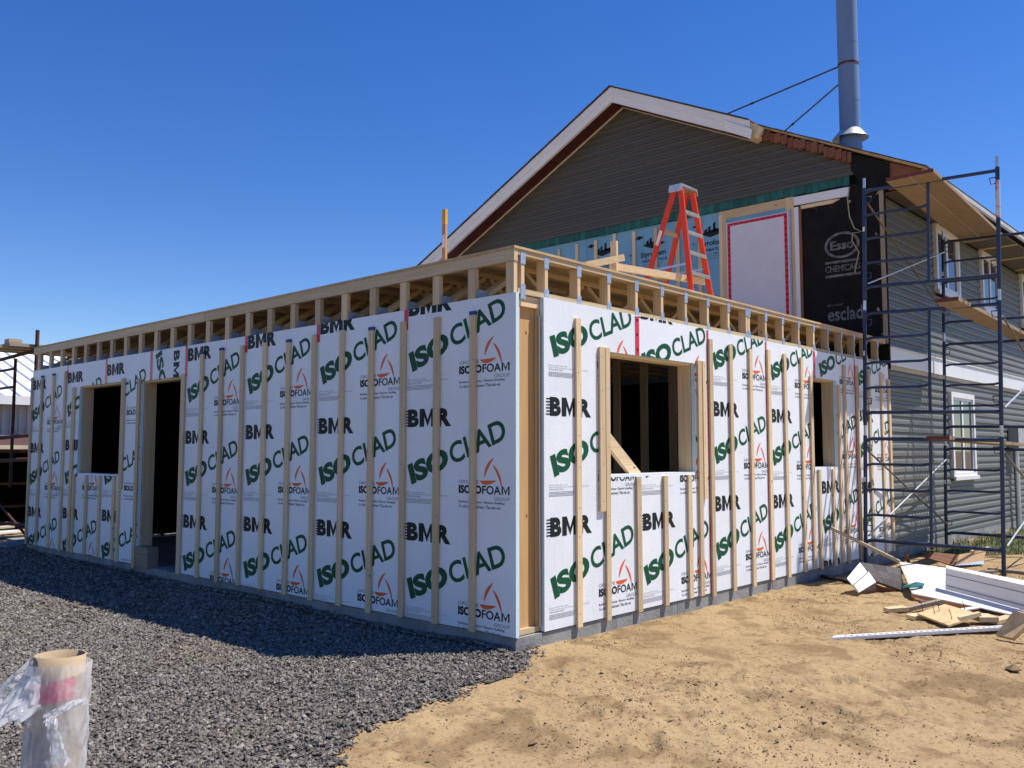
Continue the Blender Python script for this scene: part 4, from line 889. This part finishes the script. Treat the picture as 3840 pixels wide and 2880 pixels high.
flap('hanging_tail',[fa(390,1230,3.38),fa(480,1230,3.38),fa(620,1640,3.36),fa(430,1640,3.38)],.022,9); flap('twisted_band',[fa(380,1190,3.385),fa(720,1060,3.45),fa(720,1120,3.45),fa(380,1260,3.38)],.02,13)
def lab(a,t): return wob(a,t)+.012
V=[];Fc=[];rr=rt_
Vc=math.atan2((-FWv).dot(s2),(-FWv).dot(s1))
for j in range(3):
    for i in range(13):
        a=Vc-.9+1.9*i/12; t=.70+.05*i/12+.065*j; p=Vector(tb0)+ax*(t*L)+(s1*math.cos(a)+s2*math.sin(a))*rr*lab(a,t); V.append(tuple(p))
for j in range(2):
    for i in range(12): Fc.append((j*13+i,j*13+i+1,(j+1)*13+i+1,(j+1)*13+i))
make('red_label',V,Fc,REDP,ct,smooth=True)
# ---------------------------------------------------------------- left background
wb=thing('metal_building',(0,24,0),'white metal roofed building with corrugated walls far behind on the left','building')
YB=20.5; ze=hit(20,1488,1,YB)[2]; zr_=hit(20,1322,1,YB+5)[2]; zf_=hit(20,1518,1,YB)[2]
x0,x1=-9,9
make('roof',*prism([(x0,YB-.3,ze),(x0,YB+5,zr_),(x0,YB+10.3,ze)],(x1-x0,0,0)),WROOF,wb)
for i,x in enumerate(np.arange(-8,8.8,.42)): 
    beam('roof_rib',(x,YB-.3,ze+.03),(x,YB+5,zr_+.03),.05,.07,WROOF,wb)
box('eave_band',x0,x1,YB-.36,YB-.305,zf_,ze+.02,ALUW,wb); box('wall',x0,x1,YB,YB+9.8,-.2,ze-.02,GWALL,wb)
for x in np.arange(-8,8.5,.2): box('wall_rib',x,x+.09,YB-.035,YB-.001,-.2,zf_,GWALL,wb)
rsf=thing('rusty_scaffold',(.2,11,0),'rusty brown scaffold frame behind the far left end of the extension','scaffold')
xs_=.22; yA=10.15; yB_=float(hit(52,1500,0,xs_)[1]); yC=yB_+1.3
tube('post',[(xs_,yA,0),(xs_,yA,3.33)],.03,RUST,rsf); tube('post',[(xs_,yB_,0.9),(xs_,yB_,2.95)],.025,RUST,rsf); tube('post',[(xs_,yC,0),(xs_,yC,3.1)],.03,RUST,rsf)
for p,q in((1460,0),(1530,0)): 
    z=hit(40,1385 if p==1460 else 1452,0,xs_)[2]; tube('rung',[(xs_,yB_,z),(xs_,yC,z)],.022,RUST,rsf)
for z in(3.02,1.72,1.35,.35): tube('bar',[(xs_,yA,z),(xs_,yC,z-.05)],.03,RUST,rsf)
for xx in(2.3,): tube('post',[(xx,yA,0),(xx,yA,2.9)],.03,RUST,rsf); tube('post',[(xx,yC,0),(xx,yC,2.9)],.03,RUST,rsf); tube('bar',[(xx,yA,3.02),(xx,yC,3.0)],.03,RUST,rsf)
tube('brace',[(xs_,yA,.15),(xs_,yC,.9)],.02,RUST,rsf)
for i,(yy,zz_,x0_,x1_,m_,lb) in enumerate(((10.35,3.06,-.15,2.5,WD[0],'weathered plank on the rusty scaffold, nearest the extension'),(10.72,3.06,-.35,2.2,WD[0],'weathered plank on the rusty scaffold, second from the extension'),(11.09,3.06,-.8,2.4,WD[0],'grey plank on the rusty scaffold, farthest from the extension'),(10.5,3.115,.95,3.3,W[0],'clean yellow plank on top of the rusty scaffold'))):
    tag(box('plank',x0_,x1_,yy-.16,yy+.17,zz_,zz_+.05,m_),lb,'plank','planks on the rusty scaffold')
tag(box('timber_block',-.05,.14,10.55,10.75,3.112,3.21,WD[0]),'small timber block on top of the rusty scaffold planks','block')
# open lean-to with stored junk
shd=thing('lean_to',(0,14.6,0),'dark open lean-to shed with rusty posts behind the rusty scaffold','shed')
zt_=hit(20,1690,1,13.4)[2]
make('roof',*prism([(-7,13.3,zt_-.04),(-7,16.6,zt_+.25),(-7,16.6,zt_+.31),(-7,13.3,zt_+.02)],(13,0,0)),RUST,shd)
box('back_wall',-7,6,16.5,16.6,-.1,zt_+.2,TAR,shd); box('side_wall',5.9,6,13.4,16.5,-.1,zt_,TAR,shd)
for x in(-4,-1.9,-.12,2.2,4.5): tube('post',[(x,13.45,0),(x,13.45,zt_)],.05,RUST,shd)
for z in(.42,.85): beam('shelf',(-6.9,14.6,z),(5.8,14.6,z),.9,.04,RUST,shd)
box('gutter',-7,6,13.2,13.29,zt_+.03,zt_+.10,CREAM,shd)
tl=thing('trailer',(0,17.6,0),'bright metal trailer side with a red reflector behind the lean-to','trailer')
zq=hit(20,1648,1,17.4)[2]; box('side_rail',-6,5,17.4,17.5,zq-.12,zq+.10,ALU,tl); box('reflector',.2-.9,1.0-.6,17.385,17.399,zq-.03,zq+.03,REDP,tl); box('bed',-6,5,17.5,19.2,zq-.14,zq-.06,WD[0],tl)
for x in(-3,2): tube('wheel',[(x,17.6,.3),(x,17.8,.3)],.3,BLACKR,tl,20)
for i,(x,y,w_,lb) in enumerate(((.05,10.15,.42,'concrete paver at the far left wall end, nearer one'),(.40,10.75,.45,'concrete paver at the far left wall end, farther one'))): tag(box('paver',x-w_/2,x+w_/2,y-.22,y+.22,float(gz(x,y))-.02,float(gz(x,y))+.05,CONC),lb,'paver')
for i,(y,z,lb) in enumerate(((12.4,.02,'pale board on the ground under the lean-to edge'),(12.75,.08,'pale board leaning on the ground, behind the first one'))): tag(beam('ground_board',(-1.6,y,z),(.9,y+.25,z+.05),.25,.03,ALUW if i==0 else CREAM),lb,'board')
p=hit(1700/2.304,1700+1155/2.304,2,0); tag(box('paper_scrap',p[0]-.03,p[0]+.02,p[1]-.05,p[1]+.04,.04,.046,LABELW),'small white paper scrap on shaded gravel by the foundation','scrap')
